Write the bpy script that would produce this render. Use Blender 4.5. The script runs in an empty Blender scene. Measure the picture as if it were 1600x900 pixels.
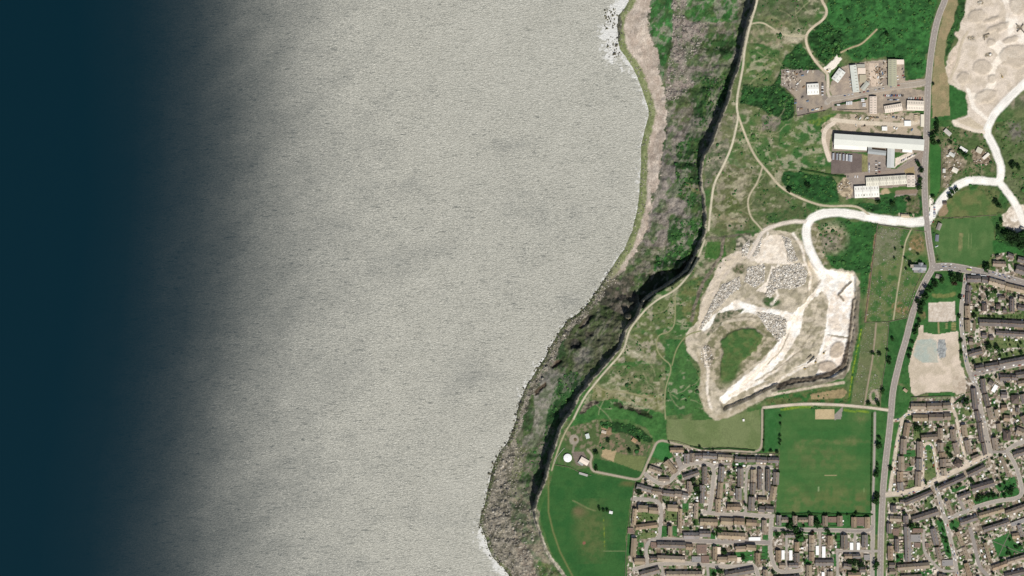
import bpy, math, random
import numpy as np
random.seed(7)
S = 1.3                      # metres per map unit (one photograph pixel)
SEA_Z = -60.0
sc = bpy.context.scene
C = sc.collection
# ---------------------------------------------------------------- camera, sky, sun
CAM_H = 12000.0
cam = bpy.data.cameras.new('camera'); co = bpy.data.objects.new('camera', cam); C.objects.link(co)
cam.sensor_width = 36.0; cam.lens = 36.0 * CAM_H / (1600 * S)
co.location = (0, 0, CAM_H); cam.clip_start = 100; cam.clip_end = 60000
sc.camera = co
EL, AZ = math.radians(57), math.radians(158)       # sun height, bearing from north
w = bpy.data.worlds.new("World"); sc.world = w; w.use_nodes = True
nt = w.node_tree; bg = nt.nodes['Background']
sky = nt.nodes.new('ShaderNodeTexSky'); sky.sky_type = 'NISHITA'; sky.sun_disc = False
sky.sun_elevation = EL; sky.sun_rotation = AZ
nt.links.new(sky.outputs[0], bg.inputs[0]); bg.inputs[1].default_value = 0.07
sl = bpy.data.lights.new('sun', 'SUN'); sl.energy = 4.2; sl.angle = math.radians(0.5); sl.color = (1, .96, .9)
so = bpy.data.objects.new('sun', sl); C.objects.link(so); so.location = (0, -2000, 4000)
so.rotation_euler = (math.pi/2 - EL, 0, math.pi - AZ)
sc.view_settings.view_transform = 'Standard'; sc.view_settings.look = 'None'
sc.view_settings.exposure = 0; sc.view_settings.gamma = 1
sc.view_settings.use_curve_mapping = False
# ---------------------------------------------------------------- helpers
def W(x, y, z=0.0): return ((x-800)*S, (450-y)*S, z)
K = 1.22
def lin(c):
    c = np.asarray(c, float)/255.0
    return np.where(c <= .04045, c/12.92, ((c+.055)/1.055)**2.4)
def alb(c):
    c = np.array(c, float)
    if c[1] > c[0]+12 and c[1] > c[2]+8: c = c+np.array([14, 5, 4])      # natural turf is less pure than the palette below
    return np.clip(lin(c)/K, 0, .82)
_lat = {}
def vn(x, y, s, seed=0):
    if seed not in _lat: _lat[seed] = np.random.RandomState(seed+11).rand(512, 512)
    g = _lat[seed]; X = x/s + 1000.3; Y = y/s + 1000.7
    xi = np.floor(X).astype(int); yi = np.floor(Y).astype(int); fx = X-xi; fy = Y-yi
    fx = fx*fx*(3-2*fx); fy = fy*fy*(3-2*fy)
    a = g[yi % 512, xi % 512]; b = g[yi % 512, (xi+1) % 512]; c = g[(yi+1) % 512, xi % 512]; d = g[(yi+1) % 512, (xi+1) % 512]
    return (a*(1-fx)+b*fx)*(1-fy)+(c*(1-fx)+d*fx)*fy
def fbm(x, y, s, seed=0, o=4):
    t = 0; a = .5; n = 0
    for i in range(o):
        t = t + a*vn(x, y, s/(2**i), seed+i*17); n += a; a *= .55
    return t/n
def ss(a, b, x):
    t = np.clip((x-a)/(b-a), 0, 1); return t*t*(3-2*t)
# ---------------------------------------------------------------- materials
def nodes(m):
    m.use_nodes = True; return m.node_tree, m.node_tree.nodes['Principled BSDF']
def ground_mat(name, scale=.6, amt=.25, bump=.3, rough=.95, spec=.15):
    m = bpy.data.materials.new(name); t, b = nodes(m); N = t.nodes; L = t.links
    at = N.new('ShaderNodeAttribute'); at.attribute_name = 'Col'
    tc = N.new('ShaderNodeTexCoord'); ns = N.new('ShaderNodeTexNoise'); ns.inputs['Scale'].default_value = scale; ns.inputs['Detail'].default_value = 5
    L.new(tc.outputs['Object'], ns.inputs['Vector'])
    mr = N.new('ShaderNodeMapRange'); mr.inputs['From Min'].default_value = .3; mr.inputs['From Max'].default_value = .7
    mr.inputs['To Min'].default_value = 1-amt; mr.inputs['To Max'].default_value = 1+amt
    L.new(ns.outputs['Fac'], mr.inputs['Value'])
    mx = N.new('ShaderNodeVectorMath'); mx.operation = 'MULTIPLY'
    L.new(at.outputs['Color'], mx.inputs[0]); L.new(mr.outputs[0], mx.inputs[1]); L.new(mx.outputs[0], b.inputs['Base Color'])
    bp = N.new('ShaderNodeBump'); bp.inputs['Strength'].default_value = bump; bp.inputs['Distance'].default_value = .5
    L.new(ns.outputs['Fac'], bp.inputs['Height']); L.new(bp.outputs[0], b.inputs['Normal'])
    b.inputs['Roughness'].default_value = rough; b.inputs['Specular IOR Level'].default_value = spec
    return m
_mc = {}
def plain(name, col, rough=.8, spec=.3, amt=.2, scale=.8):
    if name in _mc: return _mc[name]
    m = bpy.data.materials.new(name); t, b = nodes(m); N = t.nodes; L = t.links
    a = alb(col)
    tc = N.new('ShaderNodeTexCoord'); ns = N.new('ShaderNodeTexNoise'); ns.inputs['Scale'].default_value = scale; ns.inputs['Detail'].default_value = 4
    L.new(tc.outputs['Object'], ns.inputs['Vector'])
    cr = N.new('ShaderNodeValToRGB'); cr.color_ramp.elements[0].position = .3; cr.color_ramp.elements[1].position = .7
    cr.color_ramp.elements[0].color = tuple(np.clip(a*(1-amt), 0, .85))+(1,); cr.color_ramp.elements[1].color = tuple(np.clip(a*(1+amt), 0, .85))+(1,)
    L.new(ns.outputs['Fac'], cr.inputs[0]); L.new(cr.outputs[0], b.inputs['Base Color'])
    b.inputs['Roughness'].default_value = rough; b.inputs['Specular IOR Level'].default_value = spec
    _mc[name] = m; return m
M_ground = ground_mat('ground_cover', .7, .22, .35)
M_rock = ground_mat('weathered_rock', .45, .3, .8)
M_roof = ground_mat('roof_tiles', 1.6, .18, .3, .85, .2)
M_leaf = ground_mat('leaves', 1.2, .35, .3, .9, .1)
M_road = ground_mat('asphalt', .35, .12, .1, .9, .2)
# ---------------------------------------------------------------- mesh utils
ALL = []
def mesh_obj(name, v, f, mat, parent=None, col=None, smooth=False):
    me = bpy.data.meshes.new(name)
    if isinstance(f, np.ndarray):
        k = f.shape[1]; me.vertices.add(len(v)); me.vertices.foreach_set('co', np.asarray(v, 'f').ravel())
        me.loops.add(f.size); me.loops.foreach_set('vertex_index', f.astype('i').ravel())
        me.polygons.add(len(f)); me.polygons.foreach_set('loop_start', np.arange(0, f.size, k, dtype='i'))
        me.update(calc_edges=True)
    else:
        me.from_pydata([tuple(p) for p in v], [], f)
    if smooth: me.polygons.foreach_set('use_smooth', np.ones(len(me.polygons), bool))
    if col is not None:
        a = me.color_attributes.new('Col', 'FLOAT_COLOR', 'POINT')
        c = np.ones((len(me.vertices), 4), 'f'); c[:, :3] = col; a.data.foreach_set('color', c.ravel())
    me.materials.append(mat)
    o = bpy.data.objects.new(name, me); C.objects.link(o)
    if parent: o.parent = parent
    return o
def link_mesh(name, me, parent=None, loc=(0, 0, 0), rz=0, sca=(1, 1, 1)):
    o = bpy.data.objects.new(name, me); C.objects.link(o); o.location = loc; o.rotation_euler = (0, 0, rz); o.scale = sca
    if parent: o.parent = parent
    return o
def tag(o, label, cat, group=None):
    o['label'] = label; o['category'] = cat
    if group: o['group'] = group
    ALL.append(o); return o
def thing(name, label, cat, loc, rz=0, group=None):
    o = bpy.data.objects.new(name, None); C.objects.link(o); o.location = loc; o.rotation_euler = (0, 0, rz)
    o.empty_display_size = 1
    return tag(o, label, cat, group)
BOXF = [(0, 3, 2, 1), (4, 5, 6, 7), (0, 1, 5, 4), (1, 2, 6, 5), (2, 3, 7, 6), (3, 0, 4, 7)]
def boxv(cx, cy, z0, z1, lx, ly, rz=0):
    c, s = math.cos(rz), math.sin(rz); r = []
    for z in (z0, z1):
        for dx, dy in ((-lx/2, -ly/2), (lx/2, -ly/2), (lx/2, ly/2), (-lx/2, ly/2)):
            r.append((cx+dx*c-dy*s, cy+dx*s+dy*c, z))
    return r
class MB:
    def __init__(s): s.v = []; s.f = []; s.c = []
    def add(s, v, f, col=None):
        n = len(s.v); s.v += list(v); s.f += [tuple(i+n for i in q) for q in f]
        if col is not None: s.c += [tuple(col)]*len(v)
    def box(s, *a, col=None, **k): s.add(boxv(*a, **k), BOXF, col)
    def build(s, name, mat, parent=None): return mesh_obj(name, s.v, s.f, mat, parent, np.array(s.c) if s.c else None)
# ---------------------------------------------------------------- terrain rasters
G = 1.3
xs = np.arange(735, 1632, G); ys = np.arange(-32, 934, G)
GX, GY = np.meshgrid(xs, ys); NX, NY = len(xs), len(ys)
COAST = [(-40,985),(0,984),(10,978),(22,968),(40,966),(60,967),(75,970),(88,980),(100,988),(115,996),(130,1002),(150,1009),(165,1014),(178,1016),(195,1011),(210,1007),(225,1004),(260,1003),(300,1001),(330,997),(345,993),(360,990),(375,983),(390,977),(400,969),(415,960),(425,953),(440,943),(450,937),(465,926),(478,918),(490,905),(500,889),(515,877),(530,869),(545,859),(560,852),(575,842),(590,833),(600,825),(620,817),(640,810),(655,808),(670,803),(690,795),(710,780),(735,770),(760,764),(790,758),(805,752),(818,750),(830,754),(845,760),(860,764),(875,772),(890,788),(900,795),(940,812)]
CLIFF = [(-40,1190,38),(0,1181,38),(20,1175,38),(35,1170,38),(50,1166,38),(75,1161,38),(95,1157,38),(110,1153,40),(120,1148,40),(135,1143,40),(150,1140,38),(165,1135,38),(180,1129,38),(195,1123,40),(210,1118,42),(225,1113,40),(240,1103,34),(250,1099,30),(270,1096,20),(295,1097,16),(305,1100,20),(325,1102,22),(345,1103,26),(365,1102,28),(380,1095,34),(395,1088,38),(405,1083,42),(415,1078,48),(425,1071,52),(432,1062,54),(440,1050,54),(448,1040,54),(455,1026,52),(462,1016,48),(470,1006,40),(485,1000,34),(495,996,28),(503,988,22),(515,979,18),(530,974,18),(545,968,20),(555,960,22),(565,951,20),(580,938,18),(590,928,18),(600,920,20),(610,912,26),(620,904,34),(635,898,40),(645,892,48),(655,884,52),(668,876,52),(685,871,50),(700,867,48),(712,862,48),(725,858,48),(745,854,46),(760,849,44),(775,842,38),(788,838,34),(800,835,24),(815,838,18),(828,843,14),(845,849,10),(860,855,9),(872,862,9),(882,870,9),(898,882,9),(915,892,9),(940,905,9)]
cy_, cx_ = zip(*COAST); ky, kx, kd = zip(*CLIFF)
def coast_x(y): return np.interp(y, cy_, cx_)
def cliff_x(y): return np.interp(y, ky, kx)
def cliff_d(y): return np.interp(y, ky, kd)
col = np.zeros((NY, NX, 3)); lump = np.full((NY, NX), .5); bush = np.zeros((NY, NX)); cls = np.zeros((NY, NX), int); zoff = np.zeros((NY, NX)); bould = np.zeros((NY, NX))
CLS = ['ground', 'beach', 'undercliff_slope', 'cliff_face', 'quarry_floor', 'playing_field', 'cricket_field', 'cemetery_lawn', 'meadow', 'gravel_yard', 'housing_plot_ground']
fuzz = fbm(GX, GY, 5, 777, 3); wxn = fbm(GX, GY, 14, 101)-.5; wyn = fbm(GX, GY, 14, 202)-.5
def inpoly(P, X, Y):
    r = np.zeros(X.shape, bool); n = len(P)
    for i in range(n):
        x1, y1 = P[i]; x2, y2 = P[(i+1) % n]
        if y1 == y2: continue
        r ^= ((y1 > Y) != (y2 > Y)) & (X < (x2-x1)*(Y-y1)/(y2-y1)+x1)
    return r
def window(x0, x1, y0, y1):
    a = max(0, int((x0-xs[0])/G)); b = min(NX, int((x1-xs[0])/G)+2); c = max(0, int((y0-ys[0])/G)); d = min(NY, int((y1-ys[0])/G)+2)
    return slice(c, d), slice(a, b)
def apply(sl, m, c1, c2=None, s=8, lo=.35, hi=.65, seed=1, cl=None, lu=None, bu=None, zo=None, bo=None, al=1.0):
    if c1 is not None:
        A = alb(c1)[None, None, :]
        if c2 is not None:
            t = ss(lo, hi, fbm(GX[sl], GY[sl], s, seed))[..., None]; A = A*(1-t)+alb(c2)[None, None, :]*t
        mm = (m*al)[..., None]; col[sl] = col[sl]*(1-mm)+A*mm
    hard = m > .5
    for arr, v in ((cls, cl), (lump, lu), (bush, bu), (zoff, zo), (bould, bo)):
        if v is not None: arr[sl] = np.where(hard, v, arr[sl])
def poly(P, c1, c2=None, warp=4, **k):
    xa = [p[0] for p in P]; ya = [p[1] for p in P]
    sl = window(min(xa)-warp-2, max(xa)+warp+2, min(ya)-warp-2, max(ya)+warp+2)
    m = inpoly(P, GX[sl]+wxn[sl]*warp*2.5, GY[sl]+wyn[sl]*warp*2.5).astype(float)
    if warp > 1.4 and m.shape[0] > 6 and m.shape[1] > 6:
        for _ in range(3 if warp > 2.4 else 2):
            p = np.pad(m, 1, mode='edge'); m = (p[:-2, 1:-1]+p[2:, 1:-1]+p[1:-1, :-2]+p[1:-1, 2:]+p[1:-1, 1:-1]+p[:-2, :-2]+p[2:, 2:]+p[:-2, 2:]+p[2:, :-2])/9
        m = ss(.28, .72, m+(fuzz[sl]-.5)*.9)
    apply(sl, m, c1, c2, **k)
def seg_dist(P, X, Y):
    d = np.full(X.shape, 1e9)
    for (x1, y1), (x2, y2) in zip(P[:-1], P[1:]):
        dx, dy = x2-x1, y2-y1; L = dx*dx+dy*dy+1e-9
        t = np.clip(((X-x1)*dx+(Y-y1)*dy)/L, 0, 1)
        d = np.minimum(d, (X-x1-t*dx)**2+(Y-y1-t*dy)**2)
    return np.sqrt(d)
def stroke(P, wd, c1, c2=None, warp=0, soft=.9, **k):
    xa = [p[0] for p in P]; ya = [p[1] for p in P]; q = wd+warp+2
    sl = window(min(xa)-q, max(xa)+q, min(ya)-q, max(ya)+q)
    d = seg_dist(P, GX[sl]+wxn[sl]*warp*2.5, GY[sl]+wyn[sl]*warp*2.5)
    apply(sl, 1-ss(wd/2-soft, wd/2+soft, d), c1, c2, **k)
def ell(cx, cy, rx, ry, c1, c2=None, ang=0, warp=3, soft=.25, **k):
    r = max(rx, ry)+warp+2; sl = window(cx-r, cx+r, cy-r, cy+r)
    X = GX[sl]+wxn[sl]*warp*2.5-cx; Y = GY[sl]+wyn[sl]*warp*2.5-cy; c, s = math.cos(math.radians(ang)), math.sin(math.radians(ang))
    d = np.hypot((X*c+Y*s)/rx, (-X*s+Y*c)/ry)
    apply(sl, 1-ss(1-soft, 1+soft, d), c1, c2, **k)
full = (slice(0, NY), slice(0, NX))
GR, DG, MG, DULL, TAN = (44, 96, 46), (26, 66, 32), (60, 105, 55), (98, 116, 76), (150, 138, 112)
SCREE, BEIGE, CREAM, WHITE, DIRT = (138, 128, 118), (203, 190, 174), (222, 210, 194), (250, 245, 234), (182, 168, 146)
# base plateau
apply(full, np.ones((NY, NX)), (52, 98, 48), (92, 110, 72), s=22, seed=5, cl=0, lu=.6)
cx = cliff_x(GY); kx_ = coast_x(GY); dcl = GX-cx; dco = GX-kx_
_sm = lambda a: np.convolve(np.pad(a, 12, mode='edge'), np.ones(25)/25, 'valid')
slope = _sm(np.gradient(cliff_x(ys), ys))[:, None]; dcp = dcl/np.sqrt(1+slope**2)
cslope = _sm(np.gradient(coast_x(ys), ys))[:, None]; dcop = dco/np.sqrt(1+cslope**2)
# plateau strip near the cliff: thin turf with bare stone
apply(full, ((GX < 1260) & (GY < 400)).astype(float)*ss(.35, .6, fbm(GX, GY, 30, 9)), (86, 104, 66), (150, 142, 118), s=9, lo=.5, hi=.72, al=.75)
# undercliff
und = ((dcp < 0)).astype(float)
apply(full, und, (62, 90, 52), (110, 112, 90), s=12, lo=.42, hi=.6, seed=31, cl=2, lu=1.6)
apply(full, und*ss(.52, .6, fbm(GX, GY, 34, 44)), (40, 82, 42), (28, 62, 34), s=7, al=.8)
apply(full, und*ss(.58, .64, fbm(GX, GY, 26, 45)), (134, 130, 118), (106, 106, 92), s=5, al=.85)
# big patches of the undercliff
poly([(1017,-35),(1052,-35),(1052,60),(1046,80),(1040,105),(1036,128),(1031,100),(1026,72),(1017,50)], (38,90,44), (52,108,54), s=14, lu=.5, cl=2, warp=1)
poly([(1036,-35),(1052,-35),(1052,58),(1047,76),(1042,40)], (52,116,58), (42,100,50), s=5, warp=2)
poly([(1052,-35),(1076,-35),(1072,20),(1080,34),(1112,38),(1104,52),(1094,70),(1080,92),(1072,112),(1088,128),(1070,148),(1052,158),(1040,150),(1045,105),(1052,66)], (132,120,112), (158,146,136), s=3, lu=1.4, bo=.5, warp=4)
poly([(1074,-35),(1156,-35),(1154,30),(1120,36),(1085,32),(1073,18)], (40,98,44), (62,110,58), s=12, lu=.6, warp=3)
poly([(1092,38),(1150,32),(1150,50),(1120,52),(1098,50)], (140,130,116), (110,112,90), s=6)
ell(1099,100,30,15,(132,124,114),(112,108,98), bo=0)
ell(1108,96,10,10,(100,112,82),(120,118,98))
poly([(1102,54),(1150,48),(1148,95),(1130,92),(1118,78),(1100,72)], (48,94,46), (34,74,38), s=8, bu=.1)
poly([(1095,118),(1140,112),(1136,150),(1120,175),(1100,200),(1085,190),(1098,150)], (34,80,40), (22,56,28), s=6, bu=.55, lu=2.5)
poly([(1050,150),(1070,140),(1085,165),(1080,190),(1062,195),(1048,190)], (72,92,58), (118,112,100), s=8)
poly([(1042,195),(1075,195),(1070,225),(1040,232)], (136,128,120), (120,112,102), s=5)
poly([(1035,232),(1056,226),(1060,270),(1052,300),(1034,300)], (134,126,120), (120,114,104), s=6)
poly([(1058,222),(1092,215),(1093,300),(1085,330),(1062,300),(1056,262)], (42,88,44), (30,66,34), s=8, bu=.25)
poly([(1066,282),(1095,290),(1098,305),(1082,300)], (128,128,88), (92,108,70), s=5)
poly([(1022,310),(1050,300),(1075,315),(1082,335),(1075,342),(1048,332),(1025,345),(1015,370),(1006,385),(1010,345)], (134,126,118), (148,140,130), s=6)
poly([(1010,345),(1045,335),(1050,360),(1045,385),(1010,385),(1000,372)], (122,114,104), (138,130,120), s=5)
poly([(1046,345),(1080,340),(1100,340),(1100,372),(1085,395),(1060,400),(1042,375)], (46,96,46), (34,72,38), s=7, bu=.3)
poly([(1000,385),(1045,385),(1050,402),(1030,425),(1000,428),(985,415)], (112,110,90), (86,98,68), s=6, lu=2)
poly([(1040,390),(1075,388),(1078,405),(1060,412),(1040,415),(1022,428),(1020,410)], (44,100,46), (28,62,34), s=6, bu=.4)
poly([(945,440),(1000,428),(998,470),(985,488),(960,500),(940,480),(935,460)], (108,100,88), (66,68,56), s=6, lu=3)
poly([(900,490),(940,478),(985,495),(975,530),(950,560),(915,585),(880,575),(885,530)], (60,84,50), (92,94,72), s=9, lu=2.5)
ell(900,537,9,8,(40,42,40),(70,66,58), lu=3.5, zo=-4)  # shaded hollow, painted dark as well as sunk
ell(922,522,8,6,(52,56,50),(86,82,70), lu=3, zo=-2)
ell(912,555,16,12,(132,128,116),(98,104,84), ang=-30)
poly([(842,580),(880,585),(905,595),(880,620),(860,640),(852,680),(838,705),(826,700),(836,650),(832,610)], (142,138,126), (104,112,88), s=8, lu=.9)
poly([(872,590),(900,580),(915,600),(890,625),(872,655),(858,680),(850,668),(862,625)], (40,86,44), (30,66,36), s=6, bu=.3)
poly([(855,668),(872,660),(866,700),(855,730),(845,760),(835,780),(820,775),(810,745),(820,712),(838,700)], (58,92,54), (108,106,90), s=7, lo=.45, hi=.6, bu=.12, lu=1.5)
poly([(800,700),(825,700),(818,735),(806,770),(800,800),(770,800),(775,740)], (132,128,110), (96,110,78), s=6, lu=2, bo=.25)
poly([(782,775),(830,770),(840,800),(846,840),(860,880),(878,920),(845,920),(815,850),(790,810)], (100,112,84), (140,132,112), s=6, lu=1.6, bo=.12)
poly([(840,878),(866,885),(880,905),(870,925),(845,910)], (56,96,50), (92,108,70), s=6)
poly([(755,830),(800,825),(830,870),(850,925),(795,930),(765,870)], (160,148,130), (116,106,94), s=5, lu=2.2, bo=.6)
poly([(1000,430),(1030,424),(1062,420),(1084,398),(1092,402),(1078,424),(1050,444),(1025,458),(1005,482),(999,470)], (36,52,32), (52,64,44), s=6, zo=-17, lu=1, bu=0, warp=1)  # pocket under the cliff, its shadow painted dark as well as sunk
apply(full, und*(GY < 460)*ss(.54, .62, fbm(GX, GY, 13, 46)), (74,104,58), (46,84,44), s=5, al=.75)
apply(full, und*(GY < 460)*ss(.6, .66, fbm(GX, GY, 8, 47)), (160,150,138), al=.5)
# shingle beach and algae
beach_e = np.interp(GY, [-40,50,60,75,90,120,150,180,225,260,290,310,330,360,390,410,430,450,480,520,560,600,640,700,760,800,850,940], [1017,1016,1019,1027,1031,1035,1041,1042,1038,1034,1028,1022,1018,1009,996,984,968,954,929,890,866,841,822,806,796,795,800,840])
bw = (fbm(GX, GY, 10, 61)-.5)*12+(fbm(GX, GY, 3, 62, 2)-.5)*7
bm = ((GX < beach_e+bw) & (GX > kx_-6)).astype(float)
south = ss(400, 470, GY)
apply(full, bm*(1-south), (206,192,176), (182,168,152), s=9, seed=8, cl=1, lu=.45)
apply(full, bm*south, (158,150,134), (104,100,86), s=5, seed=9, cl=1, lu=2.4, bo=.5)
apply(full, bm*(1-south)*ss(.5,.62,fbm(GX, GY*.5, 5, 71)), (168,150,134), al=.5)
alg = bm*(1-ss(8, 12, dcop+bw*.4))
apply(full, alg*(1-south), (140,146,104), (118,128,84), s=5, seed=10, lu=.8, bo=.12)
apply(full, (bm*(1-ss(4, 6, dcop+bw*.3)))*south, (112,120,84), (80,88,60), s=4, seed=11, lu=1.2)
poly([(952,18),(968,15),(972,40),(970,62),(955,70),(950,45)], (70,72,62), (110,108,92), s=3, lu=2.2)
# ---- plateau patches
scr = dict(lu=2.4, bu=.75, cl=0)
poly([(1290,-35),(1452,-35),(1466,0),(1452,50),(1446,120),(1420,128),(1414,95),(1380,90),(1335,96),(1318,80),(1300,85),(1285,60),(1292,25)], (46,108,52), (32,82,40), s=9, seed=12, lu=1.5, bu=.35)
poly([(1252,62),(1262,84),(1290,118),(1292,135),(1282,112),(1228,108),(1219,135),(1240,155),(1242,185),(1225,190),(1200,175),(1180,165),(1158,160),(1162,135),(1210,130),(1222,100)], (36,88,42), (24,60,30), s=7, seed=13, **scr)
poly([(1262,44),(1292,30),(1320,62),(1318,82),(1302,88),(1290,102),(1276,90),(1264,70)], (36,90,42), (22,60,28), s=6, **scr)
poly([(1175,-35),(1280,-35),(1288,5),(1262,40),(1240,50),(1200,36),(1178,30)], (66,96,56), (104,110,80), s=10, lu=1.2, bu=.1)
poly([(1166,40),(1200,40),(1255,58),(1250,70),(1210,72),(1168,66)], (98,110,72), (148,140,112), s=6, lu=.8)
ell(1246,60,14,8,(188,178,154),(120,120,90), soft=.5)
ell(1205,52,18,5,(176,166,138),(100,112,72), ang=10, soft=.6)
ell(1215,35,25,7,(128,126,92),(80,104,62), ang=15, soft=.6)
ell(1232,12,20,9,(110,112,88),(72,92,58), soft=.5)
poly([(1160,70),(1220,78),(1215,100),(1200,125),(1160,130)], (56,98,50), (90,112,68), s=10, lu=.8, bu=.06)
ell(1180,130,20,6,(112,118,80),(76,104,62), soft=.5)
poly([(1190,178),(1222,182),(1215,205),(1190,205)], (132,124,110), (90,100,72), s=6)
poly([(1125,180),(1152,175),(1146,215),(1135,225),(1118,222)], (140,134,112), (92,106,72), s=7)
poly([(1105,232),(1140,215),(1135,250),(1112,285),(1100,300),(1100,262)], (124,120,102), (84,96,66), s=6)
poly([(1155,190),(1200,215),(1212,260),(1200,270),(1175,240),(1160,215)], (58,100,52), (80,108,64), s=12, lu=.7, bu=.08)
poly([(1130,255),(1185,265),(1170,330),(1172,360),(1115,355),(1112,300)], (86,100,66), (142,136,112), s=9, lo=.5, hi=.66, lu=1)
ell(1145,322,11,18,(92,104,62),(80,98,56), soft=.4)
ell(1140,342,22,4,(150,142,112),None, ang=8, soft=.6)
poly([(1175,270),(1190,275),(1235,310),(1230,335),(1190,340),(1175,325)], (72,96,56), (110,114,82), s=8, bu=.15)
poly([(1222,190),(1290,185),(1290,215),(1300,262),(1300,275),(1240,265),(1225,268),(1212,240)], (46,96,46), (80,108,62), s=14, lu=.5)
poly([(1225,266),(1300,276),(1312,295),(1308,318),(1260,312),(1235,300),(1222,280)], (34,90,42), (26,70,34), s=7, lu=1.6, bu=.5)
poly([(1195,335),(1240,322),(1270,330),(1250,342),(1215,345),(1200,352)], (48,86,46), (86,98,62), s=6, bu=.3)
poly([(1300,318),(1372,318),(1400,300),(1440,305),(1440,340),(1360,332),(1330,318)], (34,88,42), (24,64,32), s=7, lu=1.6, bu=.4)
poly([(1105,368),(1135,372),(1130,395),(1128,410),(1105,440),(1080,440),(1085,415),(1100,390)], (64,96,54), (124,122,96), s=7, lu=1)
poly([(1062,450),(1098,430),(1096,480),(1085,510),(1062,500)], (60,98,52), (94,108,66), s=8, lu=.8)
poly([(1030,470),(1056,458),(1054,505),(1020,520),(1000,512),(985,520),(998,495)], (82,104,62), (148,144,120), s=10, lo=.55, hi=.68, lu=.8)
poly([(975,520),(1025,522),(1040,545),(1035,570),(980,565),(955,570)], (84,104,62), (158,150,128), s=8, lo=.5, hi=.66)
poly([(950,570),(1040,572),(1038,620),(1010,615),(960,598),(935,600)], (66,98,54), (118,120,86), s=10, bu=.06)
poly([(925,602),(1035,622),(1038,640),(1000,640),(960,625),(925,625)], (96,110,66), (146,140,108), s=7)
ell(998,556,26,5,(190,182,160),(130,130,98), ang=18, soft=.7)
ell(958,600,20,4,(182,174,150),(110,118,80), ang=-12, soft=.7)
ell(990,622,34,4,(176,168,140),(110,116,76), ang=22, soft=.7)
ell(986,535,14,6,(164,156,134),(100,112,74), ang=30, soft=.6)
ell(950,455,10,6,(50,50,46),(80,76,64), ang=-45, zo=-11, soft=.12, lu=2)  # sunken hollows, their shade also painted dark
ell(916,503,15,4,(56,54,48),(96,88,74), ang=-42, zo=-9, soft=.12, lu=2)
ell(989,463,7,7,(60,58,50),(100,94,80), zo=-8, soft=.12, lu=2)
ell(870,568,11,4,(92,80,66),(60,54,46), ang=-30, zo=-8, soft=.12, lu=2)
ell(900,538,9,6,(40,42,40),(66,64,58), ang=-30, zo=-10, soft=.12, lu=2)
ell(845,607,14,3,(92,80,66),(60,54,46), ang=-50, zo=-6, soft=.12, lu=2)
ell(983,493,5,5,(150,140,120),(120,112,98), zo=22, soft=.2)
poly([(1040,530),(1065,530),(1078,560),(1092,590),(1092,645),(1040,650)], (42,94,46), (58,106,54), s=12, lu=.3, warp=2)
poly([(925,628),(960,622),(1035,645),(1042,655),(1042,690),(1022,690),(1010,668),(975,655),(930,655),(880,672),(905,640)], (40,94,44), (54,106,52), s=10, lu=.6, warp=2)
poly([(938,660),(985,662),(1018,682),(1014,692),(972,678),(940,672)], (30,76,36), (22,58,28), s=5, bu=.7, lu=2)
poly([(960,625),(1000,638),(1025,648),(1018,652),(985,642),(955,632)], (60,58,48), (34,60,32), s=4, lu=3, zo=-3)
poly([(905,640),(935,622),(938,628),(915,645),(900,652)], (140,130,112), (70,64,56), s=4, lu=3)
# ---- bare scuffs, low bushes and trampled lines over the cliff-top pasture
pr = random.Random(21)
plat = (dcp > 5) & (GX < 1290) & (cls == 0) & (GY < 640)
_sc = fbm(GX*.8, GY*1.3, 8, 620, 4)*.7+fbm(GX, GY, 40, 621, 2)*.3
for lo_, hi_, c_, a_, m_ in ((.56, .66, (176,168,142), .6, _sc), (.3, .42, (44,80,44), .45, 1-_sc)):
    tq = ss(lo_ if lo_ > .5 else .58, hi_ if lo_ > .5 else .68, m_)*plat*(bush < .3)*a_
    col = col*(1-tq[..., None])+alb(c_)*tq[..., None]
bush = np.where(plat & (bush < .3) & (fbm(GX, GY, 9, 622) > .56), .22, bush)
for (x0_, y0_, x1_, y1_, n_) in ((1160,190,1220,260,9),(1120,240,1190,360,13),(1165,10,1280,60,10),(985,470,1080,640,16),(930,560,1040,640,10),(1170,80,1220,130,6)):
    for _ in range(n_):
        x, y = pr.uniform(x0_, x1_), pr.uniform(y0_, y1_); a_ = pr.uniform(0, 6.28); P = [(x, y)]
        for k_ in range(pr.randint(3, 7)): a_ += pr.uniform(-.5, .5); x += 7*math.cos(a_); y += 7*math.sin(a_); P.append((x, y))
        if all(cliff_x(q[1])+6 < q[0] < 1290 for q in P): stroke(P, 1.3, (160,156,122), al=.6, soft=.9, warp=.5)
# ---- farm corner
poly([(870,700),(900,668),(935,672),(1018,692),(1000,750),(925,735),(868,722)], (56,96,50), (98,108,72), s=8, cl=8, lu=.4)
poly([(880,668),(935,655),(940,700),(905,700),(880,690)], (66,94,54), (130,122,98), s=5, lo=.5, hi=.65)
poly([(935,672),(972,678),(1015,695),(1008,715),(960,708),(935,700)], (72,94,60), (134,118,96), s=4, lo=.45, hi=.62, lu=.5, bu=.15)
poly([(940,665),(955,668),(956,680),(940,678)], (150,128,100), warp=0)
poly([(941,700),(963,706),(960,722),(940,714)], (176,156,120), warp=1)
poly([(962,708),(1010,714),(1002,738),(958,722)], (98,116,72), warp=1)
poly([(928,716),(958,722),(1003,738),(998,750),(925,736)], (34,84,40), (40,92,44), s=10, warp=1, lu=.2)
poly([(893,706),(912,706),(925,730),(900,726)], (128,116,106), warp=1, lu=.1)
ell(897,687,7.5,8,(160,150,134), warp=0, soft=.1, lu=.1)
ell(899,687,2.5,2.5,(110,98,70), warp=0)
stroke([(897,694),(895,706)], 3, (150,140,124))
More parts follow.
